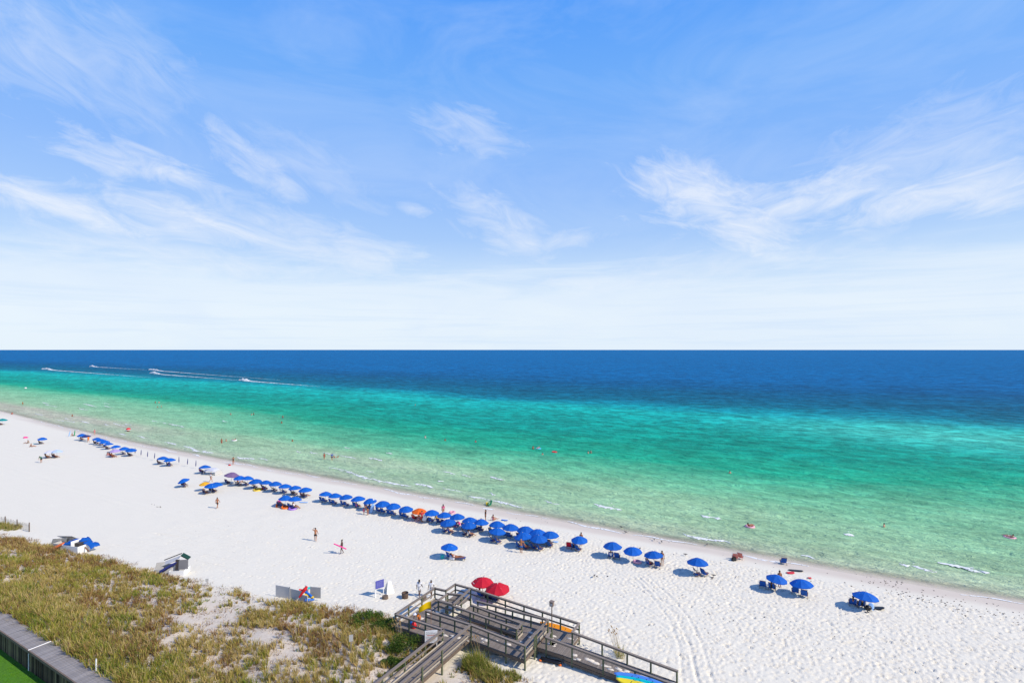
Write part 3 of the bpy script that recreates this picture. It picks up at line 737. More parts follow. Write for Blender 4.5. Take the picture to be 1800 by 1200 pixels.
for (u_, v_, z_) in [(-28.5, 38.5, 2.17), (-28.5, 40, 2.17), (-26.75, 40, 2.17), (-27.8, 34.72, 2.17), (-26.3, 34.72, 2.17), (-24.8, 34.72, 2.17), (-23.16, 34.7, 2.2), (-21.5, 34.68, 2.06), (-19.9, 34.68, 1.97), (-18.2, 34.66, 1.88),
        (-18.2, 36.3, 1.86), (-18.2, 36.62, 1.86), (-18.25, 38.9, 1.86), (-19.9, 39.0, 1.83), (-21.7, 39.0, 1.80), (-23.4, 39.0, 1.77), (-25.3, 39.0, 1.74),
        (-28.0, 36.7, 2.17), (-26.4, 36.7, 2.1), (-24.6, 36.7, 2.0), (-23.0, 36.7, 1.92), (-21.5, 36.7, 1.82), (-20.05, 36.7, 1.74), (-20.05, 37.6, 1.73), (-21.6, 37.72, 1.76), (-23.4, 37.86, 1.8), (-25.1, 38.0, 1.83),
        (-28.0, 38.1, 2.17), (-26.8, 38.55, 2.17), (-24.9, 40, 2.1), (-23.0, 40, 2.02), (-21.1, 40, 1.93), (-19.3, 40, 1.85), (-17.6, 40, 1.78), (-15.9, 40, 1.73), (-15.9, 38.5, 1.7),
        (-13.4, 38.54, 1.52), (-11.4, 38.54, 1.37), (-9.6, 38.54, 1.24), (-7.7, 38.54, 1.10), (-17.4, 36.76, 1.73), (-17.4, 37.6, 1.72), (-15.2, 36.76, 1.58), (-12.7, 36.76, 1.42), (-10.3, 36.76, 1.27), (-8.0, 36.76, 1.12)]:
    post(u_, v_, z_)
for a, b in [((-29.7, 32.96, 1.06), (-24.7, 32.96, 1.06)), ((-29.75, 33, 1.06), (-29.75, 38.5, 1.06)), ((-24.75, 14.5, 1.06), (-24.75, 33, 1.06)), ((-23.14, 14.5, 1.06), (-23.14, 34.7, 1.06)),
        ((-23.1, 34.62, .84), (-18.2, 34.62, .66)), ((-18.22, 34.7, .70), (-18.22, 39, .70)), ((-15.85, 36.74, .55), (-7.65, 36.74, .12)), ((-15.85, 38.56, .55), (-7.65, 38.56, .12)), ((-15.84, 38.5, .58), (-15.84, 40, .58)),
        ((-26.7, 40.05, .56), (-15.9, 40.05, .58)), ((-28.5, 40.05, 1.06), (-26.7, 40.05, 1.06)), ((-28, 36.76, 1.06), (-20, 36.76, .70)), ((-25.4, 37.54, .52), (-20, 37.54, .70)), ((-18.2, 36.74, .58), (-15.9, 36.74, .58))]:
    skirt(a, b)
skirt((-24.62, 14.5, 1.32), (-24.62, 32.9, 1.32), .10, M_LITE); skirt((-23.28, 14.5, 1.32), (-23.28, 34.6, 1.32), .10, M_LITE)
skirt((-18.34, 34.8, .98), (-18.34, 38.9, .98), .14, M_LITE); skirt((-19.94, 36.75, .98), (-19.94, 37.55, .98), .14, M_LITE); skirt((-29.6, 33.1, 1.30), (-29.6, 38.4, 1.30), .10, M_LITE)
skirt((-29.7, 32.94, .74), (-24.7, 32.94, .74), .22); skirt((-15.85, 36.72, .30), (-10.5, 36.72, .06), .16)

# sand blown and trodden on to the boards
sdm = MB(); g = random.Random(12)
for u_, v_, ru, rv, n in [(-9.0, 37.6, 1.6, .7, 26), (-11.5, 37.5, 1.4, .6, 12), (-14, 37.3, 1.6, .5, 8), (-17.2, 38.2, 1.2, 1.0, 9), (-19.2, 37.0, .7, 1.6, 9), (-24.5, 34.0, 1.6, .4, 8), (-22.0, 35.4, 1.6, .6, 8), (-28.6, 36.0, .6, 1.6, 7)]:
    for _ in range(n):
        uu = u_+g.gauss(0, ru*.5); vv = min(max(v_+g.gauss(0, rv*.5), v_-rv), v_+rv)
        zz = .72+(uu+15.9)/(8.25)*(-.5) if uu > -15.9 else (.72 if uu > -18.2 else (.85 if uu > -20 else (1.2-.35*(uu+28)/8 if uu > -23 else 1.2)))
        r = g.uniform(.12, .38); k = g.randint(6, 9); top_ = [L(uu+r*g.uniform(.6, 1.3)*math.cos(6.28*i/k), vv+r*.55*g.uniform(.5, 1.2)*math.sin(6.28*i/k), zz+.012) for i in range(k)]
        sdm.loft([[(a, b, c-.02) for a, b, c in top_], top_])
tag(obj('sand_drift', sdm, mat('drift_sand', (.62, .57, .49), .95, .15), bw), kind='stuff')

# lamp post at the inner corner of the lower landing
x, y = W2(-17.62, 38.3)
lp = thing('lamp_post', 'brown post with a square lamp box beside the lower boardwalk landing', 'lamp post', (x, y, .72), -ANG)
p_ = MB(); p_.tube((0, 0, -.9), (0, 0, .95), .085, .08); obj('base_post', p_, M_POST, lp)
p_ = MB(); p_.tube((0, 0, .95), (0, 0, 2.75), .05, .045); obj('pole', p_, M_FASCIA, lp)
p_ = MB(); p_.box((0, 0, 2.95), (.30, .30, .34)).box((0, 0, 3.14), (.36, .36, .05)); obj('lamp_box', p_, mat('lamp_box_brown', (.22, .17, .14), .6, .15), lp)
p_ = MB(); p_.box((.0, -.154, 2.93), (.2, .01, .2)); obj('lens', p_, M_GREY, lp)

# notice board beside the walkway
x, y = W2(-25.35, 32.3); z = .55
nb_ = thing('notice_board', 'white double sided notice board with red and grey print by the walkway', 'notice board', (x, y, z), R(8))
p_ = MB(); p_.box((-.44, 0, .7), (.07, .07, 1.9)).box((.44, 0, .7), (.07, .07, 1.9)); obj('post', p_, M_WHITE, nb_)
p_ = MB(); p_.box((0, -.05, 1.28), (.98, .035, .98)); obj('board', p_, M_WHITE, nb_)
M_INK = mat('grey_ink', (.28, .28, .29), .7, .1); M_INKR = mat('red_ink', (.45, .10, .07), .7, .1)
p_ = MB()
for i, (w1, z1) in enumerate([(.5, 1.66), (.74, 1.56), (.7, 1.50), (.76, 1.30), (.6, 1.24), (.74, 1.18), (.66, 1.0), (.72, .94), (.5, .88)]):
    x0 = -.40
    g = random.Random(i)
    while x0 < -.40+w1:
        ww = g.uniform(.04, .11); p_.box((x0+ww/2, -.07, z1), (ww, .004, .03)); x0 += ww+.02
tag(obj('print', p_, M_INK, nb_), kind='stuff')
p_ = MB(); p_.box((0, -.07, 1.40), (.7, .004, .05)).box((0, -.07, 1.09), (.7, .004, .03)); obj('red_heading', p_, M_INKR, nb_)

# yellow flag on a thin pole on the platform
x, y = W2(-26.7, 34.0)
fl = thing('flag', 'yellow beach warning flag on a thin pole above the platform', 'flag', (x, y, 1.2))
p_ = MB(); p_.tube((0, 0, -.2), (0, 0, 2.35), .02, .016); obj('flagpole', p_, mat('flagpole_wood', (.34, .17, .08), .6, .2), fl)
p_ = MB(); rows_ = []
for i in range(11):
    s_ = i/10; rows_.append([(-1.0*s_, .06*math.sin(7*s_)-.1*s_, 2.32-.52*s_*s_*.9-.62*k/6*(1-.25*s_)) for k in range(7)])
p_.loft(rows_, False, True, False); me = p_.mesh('cloth'); o = obj('cloth', me, mat('yellow_flag_cloth', (.88, .60, .0), .8, .08, trans=.3), fl)
md = o.modifiers.new('thickness', 'SOLIDIFY'); md.thickness = .006

# ------------------------------------------------------------------ signs and boxes at the dune's edge
x, y, z = at(667, 1047)
sg = thing('sign', 'large blue information sign on two white posts at the dune edge', 'sign', (x, y, z), R(38))
p_ = MB(); p_.box((-.42, 0, .75), (.10, .10, 1.8)); obj('post', p_, M_WHITE, sg)
p_ = MB(); p_.box((.42, 0, .6), (.06, .06, 1.5)); obj('post', p_, M_WHITE, sg)
p_ = MB(); p_.box((0, -.07, 1.22), (.86, .03, .78)); obj('board', p_, mat('violet_blue_board', (.07, .075, .36), .5, .08), sg)
p_ = MB()
for i in range(6):
    g = random.Random(40+i); x0 = -.34
    while x0 < .28: ww = g.uniform(.05, .12); p_.box((x0+ww/2, -.088, 1.50-.1*i), (ww, .004, .022)); x0 += ww+.025
tag(obj('print', p_, mat('pale_lettering', (.32, .33, .55), .6, .05), sg), kind='stuff')
x, y, z = at(684, 1040)
af = thing('sandwich_board', 'plain white A-frame sandwich board on the sand right of the blue sign', 'sandwich board', (x, y, z), R(35))
for s_ in (1, -1):
    T_ = Matrix.Rotation(R(16*s_), 3, 'X'); p_ = MB(); p_.loft([[T_ @ Vector((x_*(.42-.26*k), y_, -.6+1.2*k))+Vector((0, s_*.24, .56)) for x_, y_ in ((-1, -.018), (1, -.018), (1, .018), (-1, .018))] for k in (0, 1)], True, False); obj('panel', p_, M_WHITE, af)
x, y, z = at(712, 1050)
st = thing('trash_bin', 'low dark bin with an open top at the grass edge near the platform', 'bin', (x, y, z))
p_ = MB(); p_.lathe([(.30, -.1), (.32, .3), (.33, .5), (.29, .5), (.27, .1)], 14); obj('body', p_, mat('rusty_drum', (.10, .065, .045), .8, .3), st)
p_ = MB(); p_.torus((0, 0, .5), .31, .03, 16, 6); obj('rim', p_, M_DARK, st)
for px, py, r_, lab in [(677, 1051, .3, 'short brown tree stump in the grass below the blue sign'), (745, 1053, .28, 'dark stump between the bin and the platform railing')]:
    x, y, z = at(px, py); s_ = thing('stump', lab, 'stump', (x, y, z))
    p_ = MB(); p_.lathe([(r_*1.15, -.1), (r_, .12), (r_*.97, .26), (.02, .27)], 11, smooth=False); obj('wood', p_, M_FASCIA, s_)
x, y, z = at(617, 1150)
ws = thing('signpost', 'weathered wooden signpost with a small square board in the dune grass', 'sign', (x, y, z), R(20))
p_ = MB(); p_.box((0, 0, .55), (.07, .05, 1.5)); obj('post', p_, M_RAIL, ws); p_ = MB(); p_.box((0, -.05, 1.3), (.30, .03, .5)); obj('board', p_, M_GREY, ws)
x, y, z = at(540, 1114); p_ = MB(); p_.box((0, 0, .25), (.05, .05, .8)); p_.box((0, 0, .66), (.06, .06, .03))
tag(obj('stake', p_, M_WHITE, None, (x, y, z)), 'short white stake standing in the dune grass', 'stake')
x, y, z = at(364, 1029); ws = thing('small_sign', 'small grey sign on a short stake at the front edge of the dune', 'sign', (x, y, z), R(15))
p_ = MB(); p_.box((0, 0, .3), (.05, .04, .8)); obj('stake', p_, M_RAIL, ws); p_ = MB(); p_.box((0, -.04, .6), (.28, .02, .3)); obj('board', p_, M_GREY, ws)
x, y, z = at(169, 1181); mp_ = thing('marker_post', 'white plastic marker post standing beside the seawall planks', 'post', (x, y, z))
p_ = MB(); p_.tube((0, 0, -.2), (0, 0, .95), .05); obj('tube', p_, M_WHITE, mp_); p_ = MB(); p_.tube((0, 0, .95), (0, 0, 1.0), .056, .03); obj('cap', p_, M_GREY, mp_)

# sand fence at the far left
fa_, fb_ = at(-30, 912), at(52, 934)
fn = thing('sand_fence', 'thin wooden slat sand fence with dark posts at the left edge', 'fence', (fa_[0], fa_[1], 0))
dv_ = Vector((fb_[0]-fa_[0], fb_[1]-fa_[1], 0)); n = 46
sm = MB().box((0, 0, 0), (.045, .014, 1.1)).mesh('slat')
for i in range(n):
    q = dv_*(i/(n-1)); o = obj('slat', sm, M_RAIL, fn, (q.x, q.y, gz(fa_[0]+q.x, fa_[1]+q.y)+.45+rng.uniform(-.05, .05))); o.rotation_euler = (rng.uniform(-.06, .06), rng.uniform(-.08, .08), math.atan2(dv_.y, dv_.x))
for i in range(5):
    q = dv_*(i/4); zg = gz(fa_[0]+q.x, fa_[1]+q.y); p_ = MB(); p_.tube((q.x, q.y-.04, zg-.3), (q.x, q.y-.04, zg+1.25), .06); obj('post', p_, M_FASCIA, fn)
for zz_ in (.2, .75):
    p_ = MB(); p_.tube((0, .01, gz(*fa_[:2])+zz_), (dv_.x, dv_.y+.01, gz(*fb_[:2])+zz_), .008, n=5); obj('wire', p_, M_DARK, fn)
for i, (px, py) in enumerate([(8, 924), (25, 927)]):
    x, y, z = at(px, py); uu, vv = UV(x, y); clump('grass_clump', ['grass clump caught behind the sand fence at the picture edge', 'grass clump behind the middle of the sand fence'][i], 'grass clump', uu, vv-.4, 1.6, 40, .8, 22, GREENS, [.6, 1, .5, .8], 60+i)

def openbox(th_, c, w_, d_, h_, m_out, rz=0, front=True, lean=0):
    """bin of separate panels"""
    M_ = Matrix.Rotation(rz, 3, 'Z')
    def pan(dx, dy, sx, sy):
        q = M_ @ Vector((dx, dy, 0)); p_ = MB(); p_.box((c[0]+q.x, c[1]+q.y, c[2]+h_/2-.05), (sx, sy, h_), rz); obj('panel', p_, m_out, th_)
    if front: pan(0, -d_/2, w_, .04)
    pan(0, d_/2, w_, .04); pan(-w_/2, 0, .04, d_-.05); pan(w_/2, 0, .04, d_-.05)
def slab(th_, name, c, size, m_, rot): p_ = MB(); p_.box((0, 0, 0), size); o = obj(name, p_, m_, th_, c); o.rotation_euler = rot; return o
# 1: far left box of umbrellas and cushions
x, y, z = at(128, 966); bx1 = thing('equipment_box', 'white beach equipment box overfilled with blue cushions, leftmost of the three', 'box', (x, y, z), R(-14))
openbox(bx1, (.7, 0, 0), 2.8, 1.9, .95, M_WHITE); openbox(bx1, (-1.6, .3, 0), 1.7, 1.6, .8, M_PALEGREY)
slab(bx1, 'lid', (-1.9, .9, 1.0), (1.9, .05, 1.5), M_PALEGREY, (R(55), 0, R(12)))
slab(bx1, 'lid', (-2.6, .3, .75), (1.4, .05, 1.2), M_WHITE, (R(40), R(10), R(60)))
for i, (cx, cy, cz, a) in enumerate([(-.1, .1, .95, 10), (.3, .3, 1.12, -14), (-.2, -.3, .85, 20), (.7, .0, .9, -8)]):
    tag(obj('cushion', MB().box((0, 0, 0), (.9, .55, .16)), M_BLUE, None, Matrix.Translation((x, y, z)) @ Matrix.Rotation(R(-14), 4, 'Z') @ Vector((cx, cy, cz)), R(a)), ['blue cushion at the left of the equipment box heap', 'blue cushion on top of the equipment box heap', 'blue cushion at the front of the equipment box heap', 'blue cushion in the middle of the equipment box'][i], 'cushion', 'blue cushions heaped in the equipment box')
q = Matrix.Translation((x, y, z)) @ Matrix.Rotation(R(-14), 4, 'Z')
o = obj('paddleboard', MB().loft([[(s_*1.35, wd*math.cos(a), .05*math.sin(a)) for a in np.linspace(0, 2*math.pi, 9)[:-1]] for s_, wd in ((-1, .05), (-.8, .2), (-.3, .3), (.3, .3), (.8, .2), (1, .05))]), plas('orange'), None, q @ Vector((-1.2, -1.15, .62)))
o.rotation_euler = (R(35), R(-26), R(-4)); tag(o, 'orange board leaning on the front of the leftmost equipment box', 'board')
p_ = MB(); rows_ = [[(-1.1+2.2*i/8, -.55+1.1*k/5+.06*math.sin(i*1.3), .16*math.cos(k*1.25-3)*(.4+.6*math.sin(i*.9+k)) -.18*(i/8)**2) for k in range(6)] for i in range(9)]
p_.loft(rows_, False, True, False); o = obj('tarp', p_, M_BLUE, None, q @ Vector((2.0, .5, 1.0))); md = o.modifiers.new('thickness', 'SOLIDIFY'); md.thickness = .03
o.rotation_euler = (0, R(17), R(-14)); tag(o, 'blue tarp hanging over the right end of the leftmost equipment box', 'tarp')
slab(bx1, 'divider', (.95, 0, .75), (.05, 1.8, 1.3), M_WHITE, (0, 0, 0)); slab(bx1, 'inner_crate', (1.3, .1, .6), (.7, 1.2, 1.0), M_DARK, (0, 0, 0))
slab(bx1, 'pole_bundle', (2.3, -.2, .55), (1.9, .12, .1), M_CHAIRWOOD, (0, R(12), R(-18)))
# 2: grey lidded box with poles
x, y, z = at(306, 1008); bx2 = thing('equipment_box', 'white equipment box with a grey side and furled dark umbrellas, middle of the three', 'box', (x, y, z), R(8))
openbox(bx2, (.55, 0, 0), 1.5, 1.4, .62, M_WHITE); openbox(bx2, (-.95, .4, 0), 1.6, 1.4, .75, M_PALEGREY)
slab(bx2, 'side_panel', (.98, -.1, 1.0), (.95, .05, 1.0), mat('mid_grey_panel', (.20, .195, .20), .6, .12), (R(-6), 0, 0)); slab(bx2, 'inner_panel', (.36, -.05, .98), (.40, .06, 1.1), M_DARK, (R(-6), 0, 0))
slab(bx2, 'lid', (-.6, .55, 1.2), (1.8, .8, .05), M_PALEGREY, (R(14), R(-20), 0)); slab(bx2, 'lid_edge', (-.6, 1.05, 1.48), (1.9, .07, .09), M_DARK, (0, R(-20), 0))
slab(bx2, 'lid', (-1.5, .1, .75), (.8, .05, 1.2), M_PALEGREY, (R(12), R(10), R(40))); slab(bx2, 'lid', (.95, .5, 1.65), (.9, .5, .12), mat('dark_green_lid', (.01, .05, .03), .5, .1), (R(10), R(32), 0))
q = Matrix.Translation((x, y, z)) @ Matrix.Rotation(R(8), 4, 'Z')
for i in range(3):
    p_ = MB(); A = q @ Vector((-1.7+.12*i, -.95+.14*i, .25)); B = q @ Vector((.35+.1*i, -.1+.14*i, 1.35)); dd_ = (B-A)
    fu = thing('furled_umbrella', ['furled navy umbrella leaning on the middle box, nearest the dune', 'furled navy umbrella leaning on the middle box, second from the dune', 'furled navy umbrella leaning on the middle box, furthest from the dune'][i], 'umbrella', A, 0, 'furled umbrellas leaning on the middle equipment box')
    p_.tube((0, 0, 0), dd_, .025, n=6); obj('pole', p_, M_CHAIRWOOD, fu); p_ = MB(); p_.tube(dd_*.3, dd_*.75, .13, .12).tube(dd_*.75, dd_*.98, .12, .03); obj('canopy', p_, M_NAVY, fu)
# 3: low box of panels with colourful contents
x, y, z = at(515, 1056); bx3 = thing('equipment_box', 'long low grey panelled box holding red, blue and yellow gear', 'box', (x, y, z), R(-16))
slab(bx3, 'panel', (-1.55, .45, .5), (1.7, .05, 1.1), M_PALEGREY, (0, 0, R(-2))); slab(bx3, 'panel', (.05, .40, .45), (1.5, .05, .95), M_PALEGREY, (0, 0, R(-6))); slab(bx3, 'post', (-.70, .40, .55), (.07, .07, 1.15), M_GREY, (0, 0, 0))
slab(bx3, 'panel', (1.25, -.1, .40), (1.1, .05, .85), M_PALEGREY, (0, 0, R(-8))); slab(bx3, 'panel', (1.9, .85, .7), (1.1, .05, 1.05), M_GREY, (0, 0, R(8))); slab(bx3, 'panel', (.85, .9, .6), (.05, 1.2, .9), M_PALEGREY, (0, 0, R(50)))
q = Matrix.Translation((x, y, z)) @ Matrix.Rotation(R(-16), 4, 'Z')
A = q @ Vector((.75, -.35, .35)); dd_ = Matrix.Rotation(R(-16), 3, 'Z') @ Vector((.65, .6, 1.15)); fu = thing('furled_umbrella', 'furled red umbrella leaning out of the long low box', 'umbrella', A)
p_ = MB(); p_.tube((0, 0, 0), dd_, .025, n=6); obj('pole', p_, M_WHITE, fu); p_ = MB(); p_.tube(dd_*.2, dd_*.8, .07, .19).tube(dd_*.8, dd_, .19, .1); obj('canopy', p_, plas('red'), fu)
for i, (cx, cy, cz, k_, nm, lab) in enumerate([(1.5, .35, .72, 'blue', 'float', 'blue float on top of the low box'), (1.6, .3, .55, 'yellow', 'float', 'yellow float under the blue one in the low box'), (.55, .85, .72, 'red', 'float', 'red float at the left of the low box gear'), (1.75, .15, .3, 'blue', 'bag', 'blue bag at the front of the low box gear'), (.8, 1.0, .86, 'teal', 'float', 'teal float at the back of the low box gear')]):
    p_ = MB(); p_.tube((-.45, 0, 0), (.45, 0, 0), .13, .11, 8); o = obj(nm, p_, plas(k_), None, q @ Vector((cx, cy, cz))); o.rotation_euler = (0, R(14), R(-30+25*i)); tag(o, lab, nm, 'colourful floats in the low box')

# ------------------------------------------------------------------ umbrellas
RIM, TOP, RAD = 1.24, 1.72, 1.05
def canopy_mesh(rad=RAD, rim=RIM, top=TOP, gores=8, sag=.04, seed=0):
    g = random.Random(seed); mb = MB(); rings = []
    n = gores*4; K = 6
    for k in range(K+1):
        s_ = k/K; z = rim+(top-rim)*(1-s_**1.6)
        r_ = rad*s_
        ring = []
        for i in range(n):
            a = 2*math.pi*i/n; m4 = (i % 4)/4.0; dip = math.sin(math.pi*m4)
            rr = r_*(1-.055*dip*s_); ring.append((rr*math.cos(a), rr*math.sin(a), z-sag*dip*s_*(1.2 if k < K else .4)))
        rings.append(ring)
    low = [(x*1.0, y*1.0, z-.07-.012*math.sin(i*2.1)) for i, (x, y, z) in enumerate(rings[-1])]
    rings.append(low)
    rings[0] = [(.02*math.cos(2*math.pi*i/n), .02*math.sin(2*math.pi*i/n), top) for i in range(n)]
    mb.loft(rings, True, False); me = mb.mesh('canopy')
    # drop the bottom cap so that it is a cloth shell
    bm = bmesh.new(); bm.from_mesh(me); big = [f for f in bm.faces if len(f.verts) > 4 and f.calc_center_median().z < rim+.1]
    bmesh.ops.delete(bm, geom=big, context='FACES_ONLY'); bm.to_mesh(me); bm.free(); return me
CAN = [canopy_mesh(), canopy_mesh(RAD*1.04, RIM, TOP+.02, 8, .05, 1)]
POLE = MB().tube((0, 0, -.35), (0, 0, TOP+.02), .022, n=8).mesh('pole')
FIN = MB().lathe([(.001, TOP+.10), (.028, TOP+.07), (.035, TOP+.03), (.045, TOP)], 8).mesh('finial')
rb = MB()
for i in range(8):
    a = 2*math.pi*i/8; rb.tube((.02, 0, TOP-.45) if 0 else (.02*math.cos(a), .02*math.sin(a), TOP-.5), (RAD*.55*math.cos(a), RAD*.55*math.sin(a), RIM+.34), .008, n=4)
RIBS = rb.mesh('ribs')
NUM = ['first', 'second', 'third', 'fourth', 'fifth', 'sixth', 'seventh', 'eighth', 'ninth', 'tenth', 'eleventh']
UMB = {}
def umbrella(key, px, py, label, m_=M_BLUE, group='blue beach umbrellas along the beach', tilt=(0, 0), sc=1.0, logo=False):
    x, y, z = at(px, py, (RIM+.17)*sc)
    th_ = thing('beach_umbrella', label, 'umbrella', (x, y, z), rng.uniform(0, .78), group)
    th_.scale = (sc*rng.uniform(.96, 1.05),)*2+(sc*rng.uniform(.96, 1.06),)
    th_.rotation_euler = (R(tilt[0])+rng.uniform(-.09, .09), R(tilt[1])+rng.uniform(-.09, .09), rng.uniform(0, .78))
    obj('canopy', CAN[rng.randrange(2)], m_, th_); obj('pole', POLE, M_ALU, th_); obj('finial', FIN, M_ALU, th_); tag(obj('ribs', RIBS, M_ALU, th_), kind='stuff')
    if logo:
        p_ = MB()
        for i in range(3):
            a = R(196+i*9); p_.box((.90*math.cos(a), .90*math.sin(a), 1.375), (.012, .10, .07), a)
        th_.rotation_euler = (0, 0, 0); tag(obj('emblem', p_, M_WHITE, th_), kind='stuff')
    UMB[key] = th_; return th_
U_ = umbrella
# right part of the beach
U_('A1', 1520.7, 1045, 'rightmost blue beach umbrella on the beach')
U_('A2', 1411, 1022.5, 'right blue umbrella of the pair nearest the rightmost umbrella')
U_('A3', 1363, 1014, 'left blue umbrella of the pair nearest the rightmost umbrella')
U_('A4', 1226.7, 987.5, 'lone blue umbrella between the right pair and the row of three')
U_('A5', 1150.4, 972.5, 'right blue umbrella in the row of three near the sandy middle')
U_('A6', 1113, 965.5, 'middle blue umbrella in the row of three, with empty sand beneath')
U_('A7', 1077, 958.5, 'left blue umbrella in the row of three')
U_('A8', 1018.7, 947, 'lone blue umbrella just right of the big umbrella cluster')
DESC = {'A1': 'the rightmost umbrella', 'A2': 'the right umbrella of the right pair', 'A3': 'the left umbrella of the right pair', 'A4': 'the lone umbrella left of the right pair',
        'A5': 'the right umbrella of the row of three', 'A6': 'the middle umbrella of the row of three', 'A7': 'the left umbrella of the row of three', 'A8': 'the lone umbrella right of the big cluster'}
for i, (px, py) in enumerate([(759,900.5),(781.3,904),(803.8,907.8),(825.8,912.5),(845.5,916),(873.3,920.8),(897,926),(923.8,929.5),(945,934),(967.5,938)]):
    k = f'B{i}'; U_(k, px, py, f'blue umbrella in the seaward row, {NUM[i]} to the right of the orange one'); DESC[k] = f'the {NUM[i]} seaward umbrella right of the orange one'
for i, (px, py) in enumerate([(788.7,916.3),(824,921.3),(873,931.7),(921.3,941.7),(946,944)]):
    k = f'C{i}'; U_(k, px, py, f'blue umbrella in the landward row of the big cluster, {NUM[i]} from the left'); DESC[k] = f'the {NUM[i]} landward umbrella of the big cluster'
U_('D0', 788.8, 960.3, 'lone blue umbrella landward of the big cluster, over a lounging woman'); DESC['D0'] = 'the lone umbrella landward of the cluster'
U_('O', 736.7, 897, 'bright orange beach umbrella among the blue ones', M_ORANGE, None); DESC['O'] = 'the orange umbrella'
for i, (px, py) in enumerate([(713.8,893),(691.7,888.8),(672.8,884.7),(651.7,880),(630,876),(609,873.3),(588.7,870.3),(571.7,866.7)]):
    k = f'E{i}'; U_(k, px, py, f'blue beach umbrella, {NUM[i]} to the left of the orange umbrella'); DESC[k] = f'the {NUM[i]} umbrella left of the orange one'
for i, (px, py) in enumerate([(536.7,859.7),(518.7,856),(500.5,853),(483.7,850),(466.7,847),(449.5,844.5),(434,840),(421,840)]):
    k = f'F{i}'; U_(k, px, py, f'blue beach umbrella, {NUM[i]} to the left of the gap in the long row'); DESC[k] = f'the {NUM[i]} umbrella left of the row gap'
U_('G', 405, 834.7, 'wide faded purple umbrella left of the blue row', M_PURPLE, None, (0, 6), 1.2); DESC['G'] = 'the faded purple umbrella'
U_('H0', 518, 876, 'right blue umbrella of the two behind the pink and orange floats'); U_('H1', 501, 873.8, 'left blue umbrella of the two behind the pink and orange floats')
DESC['H0'] = 'the right umbrella behind the pink floats'; DESC['H1'] = 'the left umbrella behind the pink floats'
U_('I0', 379, 850, 'right blue umbrella of the two beside the small yellow umbrella'); U_('I1', 371, 852, 'left blue umbrella of the two beside the small yellow umbrella')
DESC['I0'] = 'the right umbrella beside the yellow one'; DESC['I1'] = 'the left umbrella beside the yellow one'
U_('Y', 360.4, 850, 'small yellow beach umbrella left of two blue ones', M_YELLOW, None, (0, 0), .85); DESC['Y'] = 'the small yellow umbrella'
U_('J', 326.5, 843, 'lone blue umbrella tilted to one side, left of the yellow one', M_BLUE, None, (0, -14), .9); DESC['J'] = 'the lone tilted blue umbrella'
U_('K', 359.6, 819.6, 'blue umbrella beside the small white beach tent'); DESC['K'] = 'the umbrella beside the white tent'
U_('L0', 298.7, 807, 'right blue umbrella of the two standing between the closed umbrellas'); U_('L1', 285.7, 804.3, 'left blue umbrella of the two standing between the closed umbrellas')
DESC['L0'] = 'the right umbrella between the closed ones'; DESC['L1'] = 'the left umbrella between the closed ones'
for i, (px, py) in enumerate([(230,790.5),(218,788),(203.7,784.3),(191,779.5),(184.3,776),(177.5,773.2),(170,771)]):
    k = f'M{i}'; U_(k, px, py, f'blue umbrella in the dense far row by the shore, {NUM[i]} from the right'); DESC[k] = f'the {NUM[i]} umbrella of the dense far row'
U_('N0', 144.5, 764.5, 'bright blue umbrella at the far left end of the dense far row'); U_('N1', 151.5, 766, 'dark navy umbrella overlapping the last blue one of the far row', M_NAVY, None)
DESC['N0'] = 'the blue umbrella at the far row end'; DESC['N1'] = 'the navy umbrella of the far row'
U_('P', 202.5, 791.7, 'lilac striped umbrella in front of the dense far row', M_LILAC, None); DESC['P'] = 'the lilac umbrella'
U_('Q', 74, 770.7, 'lone blue umbrella at the far left with sunbathers beside it'); DESC['Q'] = 'the lone umbrella at the far left'
U_('R0', 100, 793, 'right pale umbrella of the two whitish ones at the left', mat('pale_blue_canvas', (.45, .58, .80), .8, .1, 3, trans=.2), None); U_('R1', 87.5, 793.5, 'left pale umbrella of the two whitish ones at the left', M_WCANV, None)
DESC['R0'] = 'the right whitish umbrella'; DESC['R1'] = 'the left whitish umbrella'
U_('T', 4, 737.5, 'teal umbrella at the left edge of the picture', M_TEAL, None, sc=1.15); DESC['T'] = 'the teal umbrella at the picture edge'
RLAB = ['left bright red beach umbrella with a white emblem, behind the boardwalk', 'right bright red beach umbrella, behind the boardwalk railing']
for i, (px, py) in enumerate([(848, 1021), (875.5, 1031)]):
    U_(f'V{i}', px, py, RLAB[i], M_RED, 'red umbrellas behind the boardwalk', logo=(i == 0), sc=1.05)
DESC['V0'] = 'the left red umbrella'; DESC['V1'] = 'the right red umbrella'

# closed umbrellas, standing furled in the sand
CLM = MB().lathe([(.03, .45), (.075, .55), (.085, .9), (.06, 1.4), (.02, 1.72)], 8).mesh('canopy')
for i, (px, py) in enumerate([(237.5,799.5),(247.5,803),(259,806),(271,809),(314.5,816),(329,819.5),(344,823)]):
    x, y, z = at(px, py)
    lab = f'furled navy umbrella in the sand, {NUM[i]} from the left by the shore'
    th_ = thing('closed_umbrella', lab, 'umbrella', (x, y, z), 0, 'furled navy umbrellas standing in the sand'); th_.rotation_euler = (rng.uniform(-.04, .04), rng.uniform(-.02, .08), 0)
    obj('canopy', CLM, M_NAVY, th_); obj('pole', POLE, M_ALU, th_)
